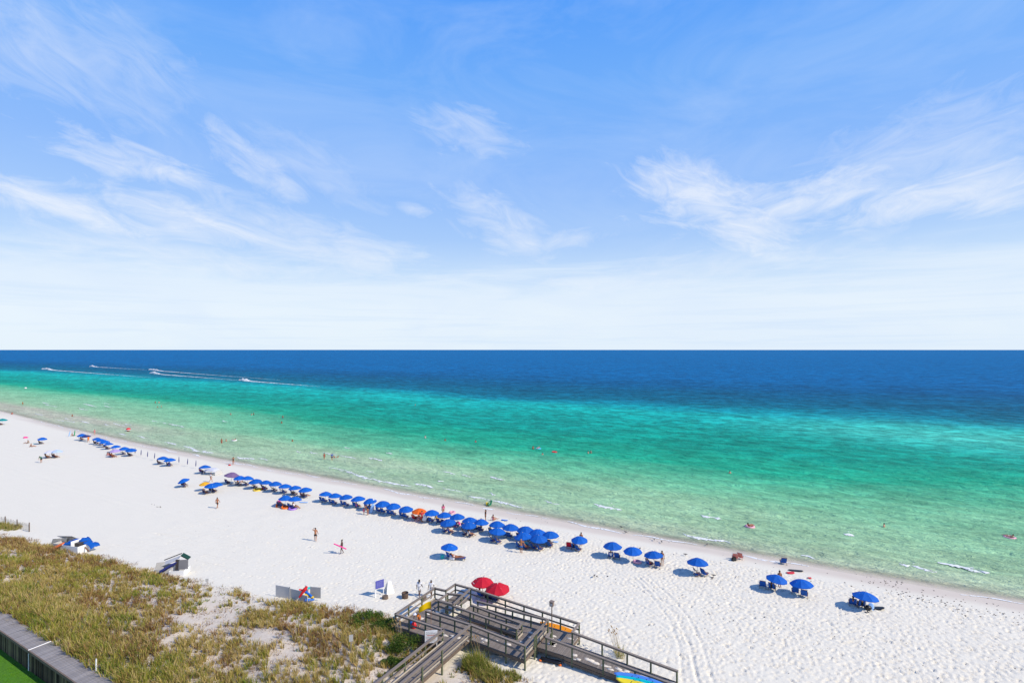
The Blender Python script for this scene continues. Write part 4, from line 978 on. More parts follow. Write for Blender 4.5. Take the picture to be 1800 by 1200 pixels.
# little white tent
x, y, z = at(374, 833); tn = thing('beach_tent', 'small white beach tent beside a blue umbrella', 'tent', (x, y, z), R(-10))
p_ = MB(); p_.loft([[(a, b*1.0, (1.25 if abs(b) < .5 else .9)*(1-.25*abs(a)/1.3)) for b in (-1, -.4, .4, 1)] for a in (-1.3, -.5, .5, 1.3)], False, True, False)
o = obj('roof', p_, M_WCANV, tn); md = o.modifiers.new('thickness', 'SOLIDIFY'); md.thickness = .02
for a in (-1.25, 1.25):
    for b_ in (-.95, .95): p_ = MB(); p_.tube((a, b_, -.1), (a, b_, .72), .025); obj('pole', p_, M_ALU, tn)
p_ = MB(); p_.box((1.28, 0, .38), (.02, 1.8, .7)); obj('side_wall', p_, M_PALEGREY, tn)

# ------------------------------------------------------------------ beach chairs
def chair_parts():
    fr = []
    for s_ in (-1, 1):
        p_ = MB(); p_.beam((s_*.27, .36, .02), (s_*.27, -.36, .86), .035, .045); fr.append(('frame_rail', p_.mesh('frame_rail')))
        p_ = MB(); p_.beam((s_*.31, -.30, .02), (s_*.31, .40, .36), .03, .04); fr.append(('leg', p_.mesh('leg')))
        p_ = MB(); p_.beam((s_*.30, -.22, .52), (s_*.30, .26, .46), .05, .03); fr.append(('armrest', p_.mesh('armrest')))
    p_ = MB(); p_.beam((-.27, -.36, .86), (.27, -.36, .86), .03, .04); fr.append(('top_bar', p_.mesh('top_bar')))
    p_ = MB(); p_.loft([[(a*1.15, .34-.60*t_, .34-.10*math.sin(math.pi*t_)-.08*t_) for a in (-.25, .25)] for t_ in np.linspace(0, 1, 5)], False, True, False); seat = p_.mesh('seat')
    p_ = MB(); p_.loft([[(a*1.15, -.14-.20*t_-.05*math.sin(math.pi*t_), .26+.62*t_) for a in (-.25, .25)] for t_ in np.linspace(0, 1, 5)], False, True, False); back_ = p_.mesh('backrest')
    return fr, seat, back_
CH_FR, CH_SEAT, CH_BACK = chair_parts()
def chair(x, y, z, rz, label, m_=None, group='beach chairs under the umbrellas', frame=None):
    th_ = thing('beach_chair', label, 'chair', (x, y, z), rz, group)
    for nm, me in CH_FR: obj(nm, me, frame or M_CHAIRWOOD, th_)
    o = obj('seat', CH_SEAT, m_ or M_CHAIRBLUE, th_); o = obj('backrest', CH_BACK, m_ or M_CHAIRBLUE, th_)
    return th_

# ------------------------------------------------------------------ people
def skin_mesh(name, V_, E_, Rr, root=0, sub=1):
    me = D.meshes.new(name); me.from_pydata(V_, E_, []); o = D.objects.new('tmp', me); COL.objects.link(o)
    o.modifiers.new('s', 'SKIN')
    for i, r in enumerate(Rr):
        q = me.skin_vertices[0].data[i]; q.radius = (r, r) if not hasattr(r, '__len__') else r; q.use_root = (i == root)
    if sub: m_ = o.modifiers.new('u', 'SUBSURF'); m_.levels = sub; m_.render_levels = sub
    dg = bpy.context.evaluated_depsgraph_get(); dg.update(); me2 = D.meshes.new_from_object(o.evaluated_get(dg)); me2.name = name
    D.objects.remove(o); D.meshes.remove(me)
    me2.polygons.foreach_set('use_smooth', np.full(len(me2.polygons), True)); me2.materials.clear(); return me2
BASE = dict(pel=(0,0,.93), wai=(0,0,1.09), che=(0,.0,1.29), nek=(0,.0,1.47), hd=(0,.015,1.57), top=(0,.01,1.67),
            shL=(-.18,0,1.40), elL=(-.23,-.03,1.13), wrL=(-.25,.03,.90), haL=(-.25,.06,.82), shR=(.18,0,1.40), elR=(.23,-.03,1.13), wrR=(.25,.03,.90), haR=(.25,.06,.82),
            hiL=(-.09,0,.87), knL=(-.10,.02,.49), anL=(-.10,-.02,.08), toL=(-.11,.15,.03), hiR=(.09,0,.87), knR=(.10,.02,.49), anR=(.10,-.02,.08), toR=(.11,.15,.03))
RAD_ = dict(pel=.135, wai=.115, che=.14, nek=.055, hd=.092, top=.07, sh=.062, el=.043, wr=.031, ha=.036, hi=.092, kn=.058, an=.040, to=.034)
EDG = [('pel','wai'),('wai','che'),('che','nek'),('nek','hd'),('hd','top')]+[(a+s_, b+s_) for s_ in 'LR' for a, b in (('sh','el'),('el','wr'),('wr','ha'),('hi','kn'),('kn','an'),('an','to'))]+[('che','shL'),('che','shR'),('pel','hiL'),('pel','hiR')]
POSE = {'stand': {},
 'walk': dict(knL=(-.10,.16,.50), anL=(-.10,.20,.09), toL=(-.11,.36,.05), knR=(.10,-.03,.49), anR=(.10,-.30,.14), toR=(.11,-.17,.03), elL=(-.23,-.14,1.15), wrL=(-.22,-.12,.92), haL=(-.22,-.11,.84), elR=(.23,.09,1.14), wrR=(.24,.22,.95), haR=(.24,.26,.88)),
 'handhead': dict(knL=(-.10,.12,.50), anL=(-.10,.14,.09), toL=(-.11,.30,.05), knR=(.10,-.03,.49), anR=(.10,-.24,.12), toR=(.11,-.11,.03), elL=(-.36,.05,1.44), wrL=(-.22,.08,1.62), haL=(-.13,.06,1.67), elR=(.25,.0,1.14), wrR=(.30,.08,.93), haR=(.31,.12,.86)),
 'carry': dict(elL=(-.26,-.05,1.14), wrL=(-.22,.16,1.02), haL=(-.17,.22,1.0), elR=(.26,-.05,1.14), wrR=(.23,.14,1.0), haR=(.19,.21,.98), knL=(-.10,.1,.5), anL=(-.1,.1,.09), toL=(-.11,.26,.04), anR=(.1,-.18,.1), toR=(.11,-.03,.03)),
 'bend': dict(wai=(0,.10,1.06), che=(0,.28,1.18), nek=(0,.43,1.25), hd=(0,.52,1.27), top=(0,.60,1.30), shL=(-.18,.36,1.20), shR=(.18,.36,1.20), elL=(-.2,.44,.95), wrL=(-.18,.5,.74), haL=(-.17,.52,.67), elR=(.2,.44,.95), wrR=(.18,.5,.74), haR=(.17,.52,.67)),
 'armsup': dict(elL=(-.33,.08,1.30), wrL=(-.2,.26,1.36), haL=(-.13,.3,1.38), elR=(.33,.08,1.30), wrR=(.2,.26,1.36), haR=(.13,.3,1.38)),
 'sit': dict(pel=(0,-.10,.36), wai=(0,-.17,.50), che=(0,-.24,.68), nek=(0,-.27,.86), hd=(0,-.26,.96), top=(0,-.27,1.06), shL=(-.18,-.25,.79), shR=(.18,-.25,.79), elL=(-.27,-.12,.58), wrL=(-.27,.10,.53), haL=(-.26,.18,.53),
             elR=(.27,-.12,.58), wrR=(.27,.10,.53), haR=(.26,.18,.53), hiL=(-.1,-.03,.36), knL=(-.11,.36,.42), anL=(-.12,.66,.12), toL=(-.12,.80,.12), hiR=(.1,-.03,.36), knR=(.11,.36,.42), anR=(.12,.66,.12), toR=(.12,.80,.12)),
 'ground': dict(pel=(0,-.1,.13), wai=(0,-.15,.28), che=(0,-.17,.47), nek=(0,-.15,.65), hd=(0,-.12,.75), top=(0,-.12,.85), shL=(-.18,-.17,.58), shR=(.18,-.17,.58), elL=(-.24,-.32,.35), wrL=(-.22,-.38,.10), haL=(-.22,-.36,.03),
             elR=(.24,-.32,.35), wrR=(.22,-.38,.10), haR=(.22,-.36,.03), hiL=(-.1,.0,.13), knL=(-.13,.38,.32), anL=(-.13,.70,.07), toL=(-.13,.84,.06), hiR=(.1,.0,.13), knR=(.13,.40,.20), anR=(.13,.80,.07), toR=(.13,.93,.09)),
 'lie': dict(pel=(0,0,.36), wai=(0,-.15,.40), che=(0,-.33,.50), nek=(0,-.49,.62), hd=(0,-.58,.68), top=(0,-.67,.73), shL=(-.18,-.42,.55), shR=(.18,-.42,.55), elL=(-.27,-.18,.42), wrL=(-.25,.06,.40), haL=(-.24,.14,.39),
             elR=(.27,-.18,.42), wrR=(.25,.06,.40), haR=(.24,.14,.39), hiL=(-.1,.06,.35), knL=(-.11,.45,.47), anL=(-.11,.84,.38), toL=(-.11,.95,.45), hiR=(.1,.06,.35), knR=(.11,.48,.40), anR=(.11,.90,.37), toR=(.11,1.0,.45)),
 'float': dict(pel=(0,0,-.12), wai=(0,-.12,.0), che=(0,-.26,.14), nek=(0,-.36,.28), hd=(0,-.38,.38), top=(0,-.39,.48), shL=(-.18,-.31,.22), shR=(.18,-.31,.22), elL=(-.34,-.1,.16), wrL=(-.36,.14,.14), haL=(-.36,.22,.14),
             elR=(.34,-.1,.16), wrR=(.36,.14,.14), haR=(.36,.22,.14), hiL=(-.1,.08,-.1), knL=(-.12,.42,.14), anL=(-.12,.78,.02), toL=(-.12,.9,.06), hiR=(.1,.08,-.1), knR=(.12,.42,.14), anR=(.12,.78,.02), toR=(.12,.9,.06)),
 'kneel': dict(pel=(0,-.1,.45), wai=(0,.02,.55), che=(0,.18,.62), nek=(0,.35,.70), hd=(0,.43,.76), top=(0,.50,.82), shL=(-.17,.25,.62), shR=(.17,.25,.62), elL=(-.2,.3,.35), wrL=(-.19,.36,.1), haL=(-.19,.40,.04), elR=(.2,.3,.35), wrR=(.19,.36,.1), haR=(.19,.40,.04),
             hiL=(-.09,-.1,.42), knL=(-.1,-.02,.07), anL=(-.1,-.42,.06), toL=(-.1,-.55,.05), hiR=(.09,-.1,.42), knR=(.1,-.02,.07), anR=(.1,-.42,.06), toR=(.1,-.55,.05))}
def joints(pose): j = dict(BASE); j.update(POSE[pose]); return {k: Vector(v) for k, v in j.items()}
def rkey(k): return k[:-1] if k[-1] in 'LR' and k not in RAD_ else k
_pc = {}
def body(pose):
    if pose in _pc: return _pc[pose]
    J = joints(pose); names = list(J); ix = {n: i for i, n in enumerate(names)}
    me = skin_mesh('person', [tuple(J[n]) for n in names], [(ix[a], ix[b]) for a, b in EDG], [RAD_[rkey(n)] for n in names], ix['pel'])
    # fingers, nose and ears joined into the same mesh
    mb = MB()
    for s_ in 'LR':
        w_, h_ = J['wr'+s_], J['ha'+s_]; d = (h_-w_).normalized(); side = d.cross(Vector((0, 0, 1)) if abs(d.z) < .9 else Vector((0, 1, 0))).normalized(); pn = side.cross(d)
        for k, (off, ln) in enumerate(((-.030, .058), (-.010, .070), (.011, .074), (.030, .064))):
            a = h_+side*off+d*.012; b_ = a+d*ln*.55; c = b_+(d*.8+pn*.5)*ln*.45
            mb.tube(a, b_, .011, .010, 5).tube(b_, c, .010, .007, 5)
        a = h_-d*.015+side*-.03; b_ = a+(d*.5-side).normalized()*.04; mb.tube(a, b_, .012, .011, 5).tube(b_, b_+d*.032, .011, .008, 5)
    hd = J['hd']; up = (J['top']-hd).normalized(); fw = Vector((0, 1, 0)) - up*up.y; fw.normalize(); rt = fw.cross(up)
    mb.tube(hd+fw*.08+up*.02, hd+fw*.112-up*.012, .012, .016, 5)
    for s_ in (-1, 1): mb.ball(hd+rt*s_*.092, .026, 6, 4, (.5, .9, 1))
    m2 = mb.mesh('x'); bm = bmesh.new(); bm.from_mesh(me); bm.from_mesh(m2); bm.to_mesh(me); bm.free(); D.meshes.remove(m2)
    me.polygons.foreach_set('use_smooth', np.full(len(me.polygons), True))
    _pc[pose] = me; return me
def garment(pose, kind):
    k = (pose, kind)
    if k in _pc: return _pc[k]
    J = joints(pose); mid = lambda a, b, t_: J[a].lerp(J[b], t_)
    if kind == 'trunks':
        P_ = dict(w=J['pel'].lerp(J['wai'], .45), p=J['pel'], hL=J['hiL'], hR=J['hiR'], kL=mid('hiL','knL',.62), kR=mid('hiR','knR',.62)); E_ = [('w','p'),('p','hL'),('p','hR'),('hL','kL'),('hR','kR')]; Q = dict(w=.135, p=.155, hL=.115, hR=.115, kL=.105, kR=.105)
    elif kind == 'swimsuit':
        P_ = dict(p=J['pel']-(J['wai']-J['pel'])*.35, q=J['pel'], w=J['wai'], c=J['che'], t=mid('che','nek',.35)); E_ = [('p','q'),('q','w'),('w','c'),('c','t')]; Q = dict(p=.10, q=.15, w=.128, c=.153, t=.12)
    elif kind == 'bikini':
        P_ = dict(p=J['pel']-(J['wai']-J['pel'])*.3, q=J['pel'].lerp(J['wai'], .2)); E_ = [('p','q')]; Q = dict(p=.115, q=.152)
    elif kind == 'shirt':
        P_ = dict(p=J['pel'], w=J['wai'], c=J['che'], t=mid('che','nek',.5), sL=J['shL'], sR=J['shR'], eL=mid('shL','elL',.7), eR=mid('shR','elR',.7)); E_ = [('p','w'),('w','c'),('c','t'),('c','sL'),('c','sR'),('sL','eL'),('sR','eR')]; Q = dict(p=.155, w=.14, c=.16, t=.09, sL=.08, sR=.08, eL=.07, eR=.07)
    else:  # dress
        low = mid('knL','knR',.5).lerp(J['pel'], .35); P_ = dict(l=low, p=J['pel'], w=J['wai'], c=J['che'], t=mid('che','nek',.45), sL=J['shL'], sR=J['shR'], eL=mid('shL','elL',.8), eR=mid('shR','elR',.8)); E_ = [('l','p'),('p','w'),('w','c'),('c','t'),('c','sL'),('c','sR'),('sL','eL'),('sR','eR')]; Q = dict(l=.22, p=.18, w=.15, c=.16, t=.09, sL=.085, sR=.085, eL=.075, eR=.075)
    ns = list(P_); ix = {n: i for i, n in enumerate(ns)}
    _pc[k] = skin_mesh(kind, [tuple(P_[n]) for n in ns], [(ix[a], ix[b]) for a, b in E_], [Q[n] for n in ns], ix['p']); return _pc[k]
def hairmesh(pose, long_):
    k = (pose, 'hair', long_)
    if k in _pc: return _pc[k]
    J = joints(pose); hd, tp = J['hd'], J['top']; up = (tp-hd).normalized(); fw = (Vector((0, 1, 0))-up*up.y).normalized(); rt = fw.cross(up); mb = MB(); c = hd+up*.035-fw*.016; rings = []
    for i in range(6):
        a = i/5*1.75; rings.append([c+up*(.115*math.cos(a))+(fw*math.cos(q)*.102+rt*math.sin(q)*.104)*(math.sin(a)+.02)+fw*(0 if math.cos(q) < .3 else -.03*i/5) for q in np.linspace(0, 2*math.pi, 11)[:-1]])
    mb.loft(rings, True)
    if long_: mb.tube(c-fw*.075, c-fw*.10-up*.30, .075, .03, 8)
    _pc[k] = mb.mesh('hair'); return _pc[k]
def person(pose, x, y, z, rz, label, wear=(), hair='dark', long_=False, skin=0, group=None, sc=1.0, hat=None):
    o = obj('person', body(pose), SKIN[skin], None, (x, y, z), rz); o.scale = (sc,)*3; tag(o, label, 'person', group)
    if hat: hair = None
    if hair: obj('hair', hairmesh(pose, long_), HAIR[hair], o)
    if hat:
        J = joints(pose); p_ = MB(); p_.lathe([(.19, 0), (.11, .02), (.105, .09), (.02, .12)], 12, tuple(J['hd']+Vector((0, 0, .035)))); obj('hat', p_, cloth(hat), o)
    for kind, c in wear: obj({'bikini': 'swim_bottom'}.get(kind, kind), garment(pose, kind), cloth(c), o)
    return o
SEA_AZ = -ANG           # a chair or person with this yaw faces the sea

# chairs under umbrellas: (key, [(du, dv, yaw offset)...], fabric)
SH = {}
def shade_chairs(key, offs, m_=None, occ={}, frame=None):
    b_ = UMB[key].location; nms = {1: [''], 2: ['left ', 'right '], 3: ['left ', 'middle ', 'right '], 4: ['leftmost ', 'second left ', 'second right ', 'rightmost ']}[len(offs)]
    for i, (du_, dv_, ya) in enumerate(offs):
        u, v = UV(b_.x, b_.y); x, y = W2(u+du_+rng.uniform(-.06, .06), v+dv_+rng.uniform(-.08, .08)); z = gz(x, y); rz = SEA_AZ+R(ya)+rng.uniform(-.15, .15)
        colour = 'navy' if m_ is M_CHAIRNAVY else 'red' if m_ is M_RED else 'blue'
        chair(x, y, z, rz, f'{nms[i]}{colour} beach chair at {DESC[key]}'.strip(), m_, frame=frame)
        if i in occ:
            pose, wear, what = occ[i]
            person('sit', x, y, z, rz, f'{nms[i]}sitter in {what} at {DESC[key]}', wear, rng.choice(['dark', 'brown', 'blond', 'dark']), rng.random() < .4, rng.choice([0, 0, 1]), 'people sitting in the shaded chairs')
std2 = [(-.95, .35, 0), (-.2, .3, 0)]
OCC = [('sit', (('trunks', 'navy'),), 'navy trunks'), ('sit', (('swimsuit', 'black'),), 'a black swimsuit'), ('sit', (('trunks', 'red'),), 'red trunks'), ('sit', (('swimsuit', 'pink'),), 'a pink swimsuit'),
       ('sit', (('shirt', 'white'), ('trunks', 'grey')), 'a white shirt'), ('sit', (('swimsuit', 'teal'),), 'a teal swimsuit'), ('sit', (('trunks', 'green'),), 'green trunks')]
oc = lambda: OCC[rng.randrange(len(OCC))]
shade_chairs('A1', std2, None, {0: OCC[0], 1: OCC[1]}); shade_chairs('A2', [(-.7, .2, 0), (.15, -.1, 4)]); shade_chairs('A3', [(-1.15, .15, 0), (-.35, .1, 0)], None, {1: OCC[1]})
shade_chairs('A4', [(-.1, -.25, -60), (.6, .1, -40)]); shade_chairs('A5', [(-.5, -.3, -40), (.35, -.2, 10)], None, {0: OCC[2]}); shade_chairs('A7', [(-.15, -.2, 10), (.55, -.15, 0)], None, {0: OCC[4]})
shade_chairs('A8', [(-.75, .0, 0), (-.05, -.25, -20)], None, {0: OCC[1]})
u, v = UV(UMB['A8'].location.x, UMB['A8'].location.y); x, y = W2(u-1.45, v+.1); chair(x, y, gz(x, y), SEA_AZ+.3, 'red beach chair left of the lone umbrella beside the big cluster', M_RED, None)
for i in range(10):
    shade_chairs(f'B{i}', [(-.9, .0, 0), (-.1, -.1, 0)], M_CHAIRNAVY if i % 3 == 1 else None, {rng.randrange(2): oc()} if i in (0, 3, 5, 8) else {})
for i in range(5): shade_chairs(f'C{i}', [(-.4, -.5, -40), (.45, -.45, -25)], M_CHAIRNAVY if i in (1,) else None, {1: oc()} if i in (0, 1, 3) else {})
shade_chairs('O', [(-.8, -.2, 0), (.3, -.15, 0)], M_RED, {0: oc(), 1: oc()})
for i in range(8): shade_chairs(f'E{i}', [(-.75, -.05, 0), (.05, -.15, 0)], None, {1: oc()} if i in (3, 4) else {})
for i in range(8): shade_chairs(f'F{i}', [(-.85, .1, -25), (-.05, .0, -25)], M_CHAIRNAVY if i % 2 else None, {0: oc()} if i in (0, 1, 4) else {})
shade_chairs('G', [(-1.2, .1, 0), (-.5, -.1, 0)], M_CHAIRNAVY); shade_chairs('H0', [(-.4, -.5, -10), (.55, -.4, -60)], None, {1: oc()}); shade_chairs('H1', [(-.6, -.5, 0), (.2, -.6, 0)], M_CHAIRNAVY)
shade_chairs('I0', [(-.5, -.4, 0), (.2, -.3, 0)], M_CHAIRNAVY, {0: oc()}); shade_chairs('I1', [(-.3, -.8, 0)], M_CHAIRNAVY, {0: oc()}); shade_chairs('J', [(-.9, .0, 20), (.1, -.2, -60)], M_CHAIRNAVY, {0: oc()})
shade_chairs('K', [(-1.2, .0, 10), (-.3, -.1, -40)], M_CHAIRNAVY, {0: oc()}); shade_chairs('L0', [(-.6, -.2, -30), (.4, -.1, -60)], None, {0: oc()}); shade_chairs('L1', [(-.8, -.3, -30)], None, {0: oc()})
for i in range(7): shade_chairs(f'M{i}', [(-.7, -.1, -20), (.1, -.1, -20)], M_CHAIRNAVY if i % 2 == 0 else None, {0: oc()} if i in (0, 3, 6) else {})
shade_chairs('N0', [(-.6, -.2, -20), (.2, -.2, -20)], M_CHAIRNAVY, {1: oc()}); shade_chairs('P', [(-.8, -.5, -10), (.5, -.6, -30)], M_RED, {0: oc(), 1: oc()})
shade_chairs('Q', [(-.4, -.3, -30)], M_CHAIRNAVY, {0: oc()}); shade_chairs('R0', [(-.5, -.4, 0), (.4, -.4, 0)], M_CHAIRNAVY, {0: oc(), 1: oc()}); shade_chairs('R1', [(-.6, -.4, 0), (.2, -.5, 0)], M_CHAIRNAVY, {0: oc(), 1: oc()})
shade_chairs('T', [(-.2, -.4, 0), (.6, -.4, 0)], M_CHAIRNAVY, {0: oc()}); shade_chairs('V0', [(-.1, -.3, -20)]); shade_chairs('V1', [(-.9, .2, 0), (-.3, -.1, 0)], M_CHAIRNAVY)
# loose chairs by the water
x, y, z = at(1377, 991); chair(x, y, z, SEA_AZ+.3, 'single blue chair standing alone near the waterline', M_CHAIRBLUE, None)
M_STRIPE = mat('red_white_sling', (.62, .20, .16), .8, .3, 14)
for i, (px, py) in enumerate([(1292, 983), (1301, 982)]): x, y, z = at(px, py); chair(x, y, z, SEA_AZ+.2-.3*i, ['left red and white chair standing alone by the waterline', 'right red and white chair standing alone by the waterline'][i], M_STRIPE, None, M_ALU)
x, y, z = at(1290, 985); p_ = MB(); p_.box((0, 0, .16), (.5, .3, .34)).box((0, 0, .36), (.4, .24, .08)); tag(obj('beach_bag', p_, plas('black'), None, (x, y, z), .4), 'black bag beside the red and white chairs', 'bag')
x, y, z = at(860.5, 889); chair(x, y, z, SEA_AZ+2.6, 'green folding chair on the wet sand at the waterline', plas('green'), None, plas('green'))
x, y, z = at(856.5, 887.5); p_ = MB(); p_.box((0, 0, .2), (.4, .3, .4)).box((0, 0, .43), (.42, .32, .06)); tag(obj('cool_box', p_, plas('yellow'), None, (x, y, z), .3), 'small yellow cool box beside the green chair', 'cool box')
x, y, z = at(925.5, 961.5); chair(x, y, z, SEA_AZ+.1, 'light blue striped chair behind the man in blue trunks', plas('cyan'), None, M_ALU)
x, y, z = at(966, 961); chair(x, y, z, SEA_AZ-.2, 'blue chair standing out in the sun right of the big cluster', M_CHAIRBLUE, None)

# ------------------------------------------------------------------ people about the beach
def PP(pose, px, py, rz, label, wear, **k): x, y, z = at(px, py); return person(pose, x, y, k.pop('z', z), R(rz), label, wear, **k)
PP('walk', 382, 893, -8, 'shirtless man in dark shorts walking away across the open sand', (('trunks', 'black'),))
PP('handhead', 554.5, 950.5, 12, 'shirtless man in dark trunks walking with a hand on his head', (('trunks', 'black'),))
wm = PP('carry', 601, 972.5, 100, 'woman in a dark swimsuit carrying a pink float across the sand', (('swimsuit', 'black'),), skin=2)
p_ = MB(); p_.tube((-.75, 0, .32), (0, 0, 0), .075, .08).tube((0, 0, 0), (.75, 0, -.32), .08, .075); x, y, z = at(601, 972.5)
tag(obj('pool_noodle', p_, plas('pink'), None, (x-.12, y-.28, z+.98)), 'bright pink foam float carried by the woman in the dark swimsuit', 'float')
PP('armsup', 916, 971.5, -20, 'man in blue and navy trunks standing in front of the big cluster', (('trunks', 'blue'),), hair='blond')
PP('walk', 737, 1048, -10, 'woman in a white dress walking beside the boardwalk platform', (('dress', 'white'),), skin=2, long_=True)
PP('walk', 758, 1049, 170, 'person in a white top with grey hair behind the platform railing', (('shirt', 'white'), ('trunks', 'white')), hair='grey', skin=2)
x, y = W2(-27.9, 33.9); person('bend', x, y, 1.2, R(150), 'person in orange with a white cap bending on the platform', (('shirt', 'orange'), ('trunks', 'orange')), hat='white', skin=1, sc=.95)
x, y = W2(-28.5, 33.7); p_ = MB(); p_.lathe([(.22, 0), (.26, .2), (.2, .5), (.08, .56)], 12); tag(obj('beach_bag', p_, plas('blue'), None, (x, y, 1.2)), 'blue beach bag on the platform beside the person in orange', 'bag')
x, y = W2(-28.1, 33.5); p_ = MB(); p_.lathe([(.18, 0), (.22, .2), (.16, .45), (.05, .5)], 12); tag(obj('beach_bag', p_, plas('red'), None, (x, y, 1.2)), 'red bag at the feet of the person in orange', 'bag')
PP('stand', 853.5, 916, 100, 'woman in black standing seaward of the big umbrella cluster', (('shirt', 'black'), ('trunks', 'black')), long_=True)
PP('stand', 779, 906, 20, 'woman in a pink top standing seaward of the umbrellas', (('shirt', 'pink'),), long_=True)
PP('walk', 370.5, 847, -60, 'person in a white shirt walking between the far umbrellas', (('shirt', 'white'),))
PP('armsup', 410, 816.5, 30, 'woman in a black swimsuit standing by the far waterline', (('swimsuit', 'black'),))
x, y, z = at(403.5, 818); p_ = MB(); p_.ball((0, 0, .14), .22, 10, 6, (1.3, 1, .7)); tag(obj('beach_bag', p_, plas('red'), None, (x, y, z)), 'red bag on the sand beside the woman at the far waterline', 'bag')
PP('bend', 72.5, 813, 70, 'person in a green shirt bending beside the whitish umbrellas', (('shirt', 'green'), ('trunks', 'black')))
PP('bend', 646.5, 905, 60, 'person in a dark swimsuit bending over a child in front of the umbrellas', (('swimsuit', 'black'),), skin=0)
PP('stand', 656.5, 896.5, 120, 'shirtless man with a white cap standing under the fourth umbrella', (('trunks', 'navy'),), hat='white')
PP('stand', 639.5, 904, 0, 'small child in a pink outfit in front of the umbrellas', (('dress', 'pink'),), sc=.6)
x, y, z = at(651, 902); p_ = MB(); p_.loft([[(wd*math.cos(a), .04*math.sin(a), .75+s_*.75) for a in np.linspace(0, 2*math.pi, 9)[:-1]] for s_, wd in ((-1, .06), (-.7, .22), (.2, .27), (.8, .2), (1, .05))]); o = obj('bodyboard', p_, plas('lightblue'), None, (x, y, z)); o.rotation_euler = (R(-12), R(16), 0); tag(o, 'light blue bodyboard held upright beside the bending person', 'bodyboard')
PP('stand', 741.7, 918, 30, 'person in red holding a white towel in front of the orange umbrella', (('shirt', 'red'), ('trunks', 'red')))
x, y, z = at(742.5, 917); p_ = MB(); p_.loft([[(-.28+.56*i/5, .05*math.sin(i*1.9), .25+.85*k) for k in (0, .5, 1)] for i in range(6)], False, True, False); o = obj('towel', p_, cloth('white'), None, (x+.15, y-.3, z)); o.rotation_euler = (0, R(20), 0); o.modifiers.new('thickness', 'SOLIDIFY').thickness = .02; tag(o, 'white towel held by the person in red before the orange umbrella', 'towel')
PP('stand', 845.7, 932.5, 10, 'shirtless man in red shorts standing inside the big cluster', (('trunks', 'red'),))
PP('stand', 1163.8, 993.5, -30, 'tanned person standing at the right side of the row of three', (('bikini', 'orange'),))
PP('stand', 1370.5, 1031, 180, 'tanned person standing behind the left umbrella of the right pair', (('trunks', 'green'),))
PP('stand', 1021.5, 959, 150, 'person standing seaward of the lone umbrella beside the big cluster', (('bikini', 'black'),))
PP('stand', 166.2, 764.5, 20, 'person in pink standing by the shore behind the far row', (('swimsuit', 'pink'),), skin=1)
PP('walk', 155.3, 777.5, 60, 'person in an orange wrap walking in front of the navy umbrella', (('dress', 'orange'),))
PP('ground', 21, 728, 60, 'person in red sitting by the water at the left edge', (('swimsuit', 'red'),))
PP('ground', 48, 779, 110, 'sunbather in a green top on the sand left of the lone umbrella', (('swimsuit', 'green'),)); PP('ground', 56, 785, -60, 'sunbather in black on the sand in front of the lone umbrella', (('swimsuit', 'black'),))
PP('ground', 191, 800, -40, 'sunbather in pink on the sand in front of the lilac umbrella', (('swimsuit', 'pink'),)); PP('ground', 420, 848.5, -60, 'sunbather resting on the sand below the seventh umbrella left of the gap', (('trunks', 'blue'),))
PP('ground', 536, 872, -60, 'sunbather on the sand at the first umbrella left of the gap', (('swimsuit', 'black'),)); PP('ground', 769, 912.5, -60, 'blond sunbather in a brown cover on the sand right of the orange umbrella', (('dress', 'yellow'),), hair='blond')
PP('ground', 868, 914, -40, 'person in pink sitting seaward of the big cluster', (('swimsuit', 'pink'),)); PP('ground', 128, 766, -30, 'person sitting beside the green paddle at the far left', (('trunks', 'black'),))
# lounge chair with the woman
x, y, z = at(802, 983); lg = thing('lounge_chair', 'low blue lounge chair carrying the sunbathing woman', 'lounge chair', (x, y, z), R(-97))
for s_ in (-1, 1):
    p_ = MB(); p_.beam((s_*.28, -.2, .26), (s_*.28, 1.1, .26), .035, .04); obj('side_rail', p_, M_CHAIRWOOD, lg); p_ = MB(); p_.beam((s_*.28, -.2, .26), (s_*.28, -.8, .62), .035, .04); obj('back_rail', p_, M_CHAIRWOOD, lg)
    for yy_ in (-.1, 1.0): p_ = MB(); p_.beam((s_*.28, yy_, -.05), (s_*.28, yy_, .26), .04, .04); obj('leg', p_, M_CHAIRWOOD, lg)
p_ = MB(); p_.loft([[(a, yy_, zz_) for a in (-.27, .27)] for yy_, zz_ in ((1.1, .27), (.4, .25), (-.2, .27), (-.8, .63))], False, True, False); obj('sling', p_, M_CHAIRBLUE, lg)
person('lie', x, y, z-.04, R(-97), 'woman in an orange bikini sunbathing on the lounge chair', (('bikini', 'orange'),), 'brown', True)
x, y, z = at(790, 981); chair(x, y, z, SEA_AZ-.3, 'blue chair with a towel under the lone umbrella landward of the cluster', M_CHAIRBLUE, None); p_ = MB(); p_.loft([[(-.3+.6*i/5, -.35+.12*k*k-.05*i, .05+.3*k+.03*math.sin(2*i)) for k in (0, .5, 1, 1.6)] for i in range(6)], False, True, False); o = obj('towel', p_, cloth('white'), None, (x+.35, y-.1, z)); o.modifiers.new('thickness', 'SOLIDIFY').thickness = .03; tag(o, 'white towel draped beside the lounge chair', 'towel')
x, y, z = at(777.5, 981); p_ = MB(); p_.box((0, 0, .2), (.36, .28, .4)).box((0, 0, .42), (.38, .3, .06)); tag(obj('cool_box', p_, plas('teal'), None, (x, y, z), .4), 'teal cool box under the lone umbrella landward of the cluster', 'cool box')

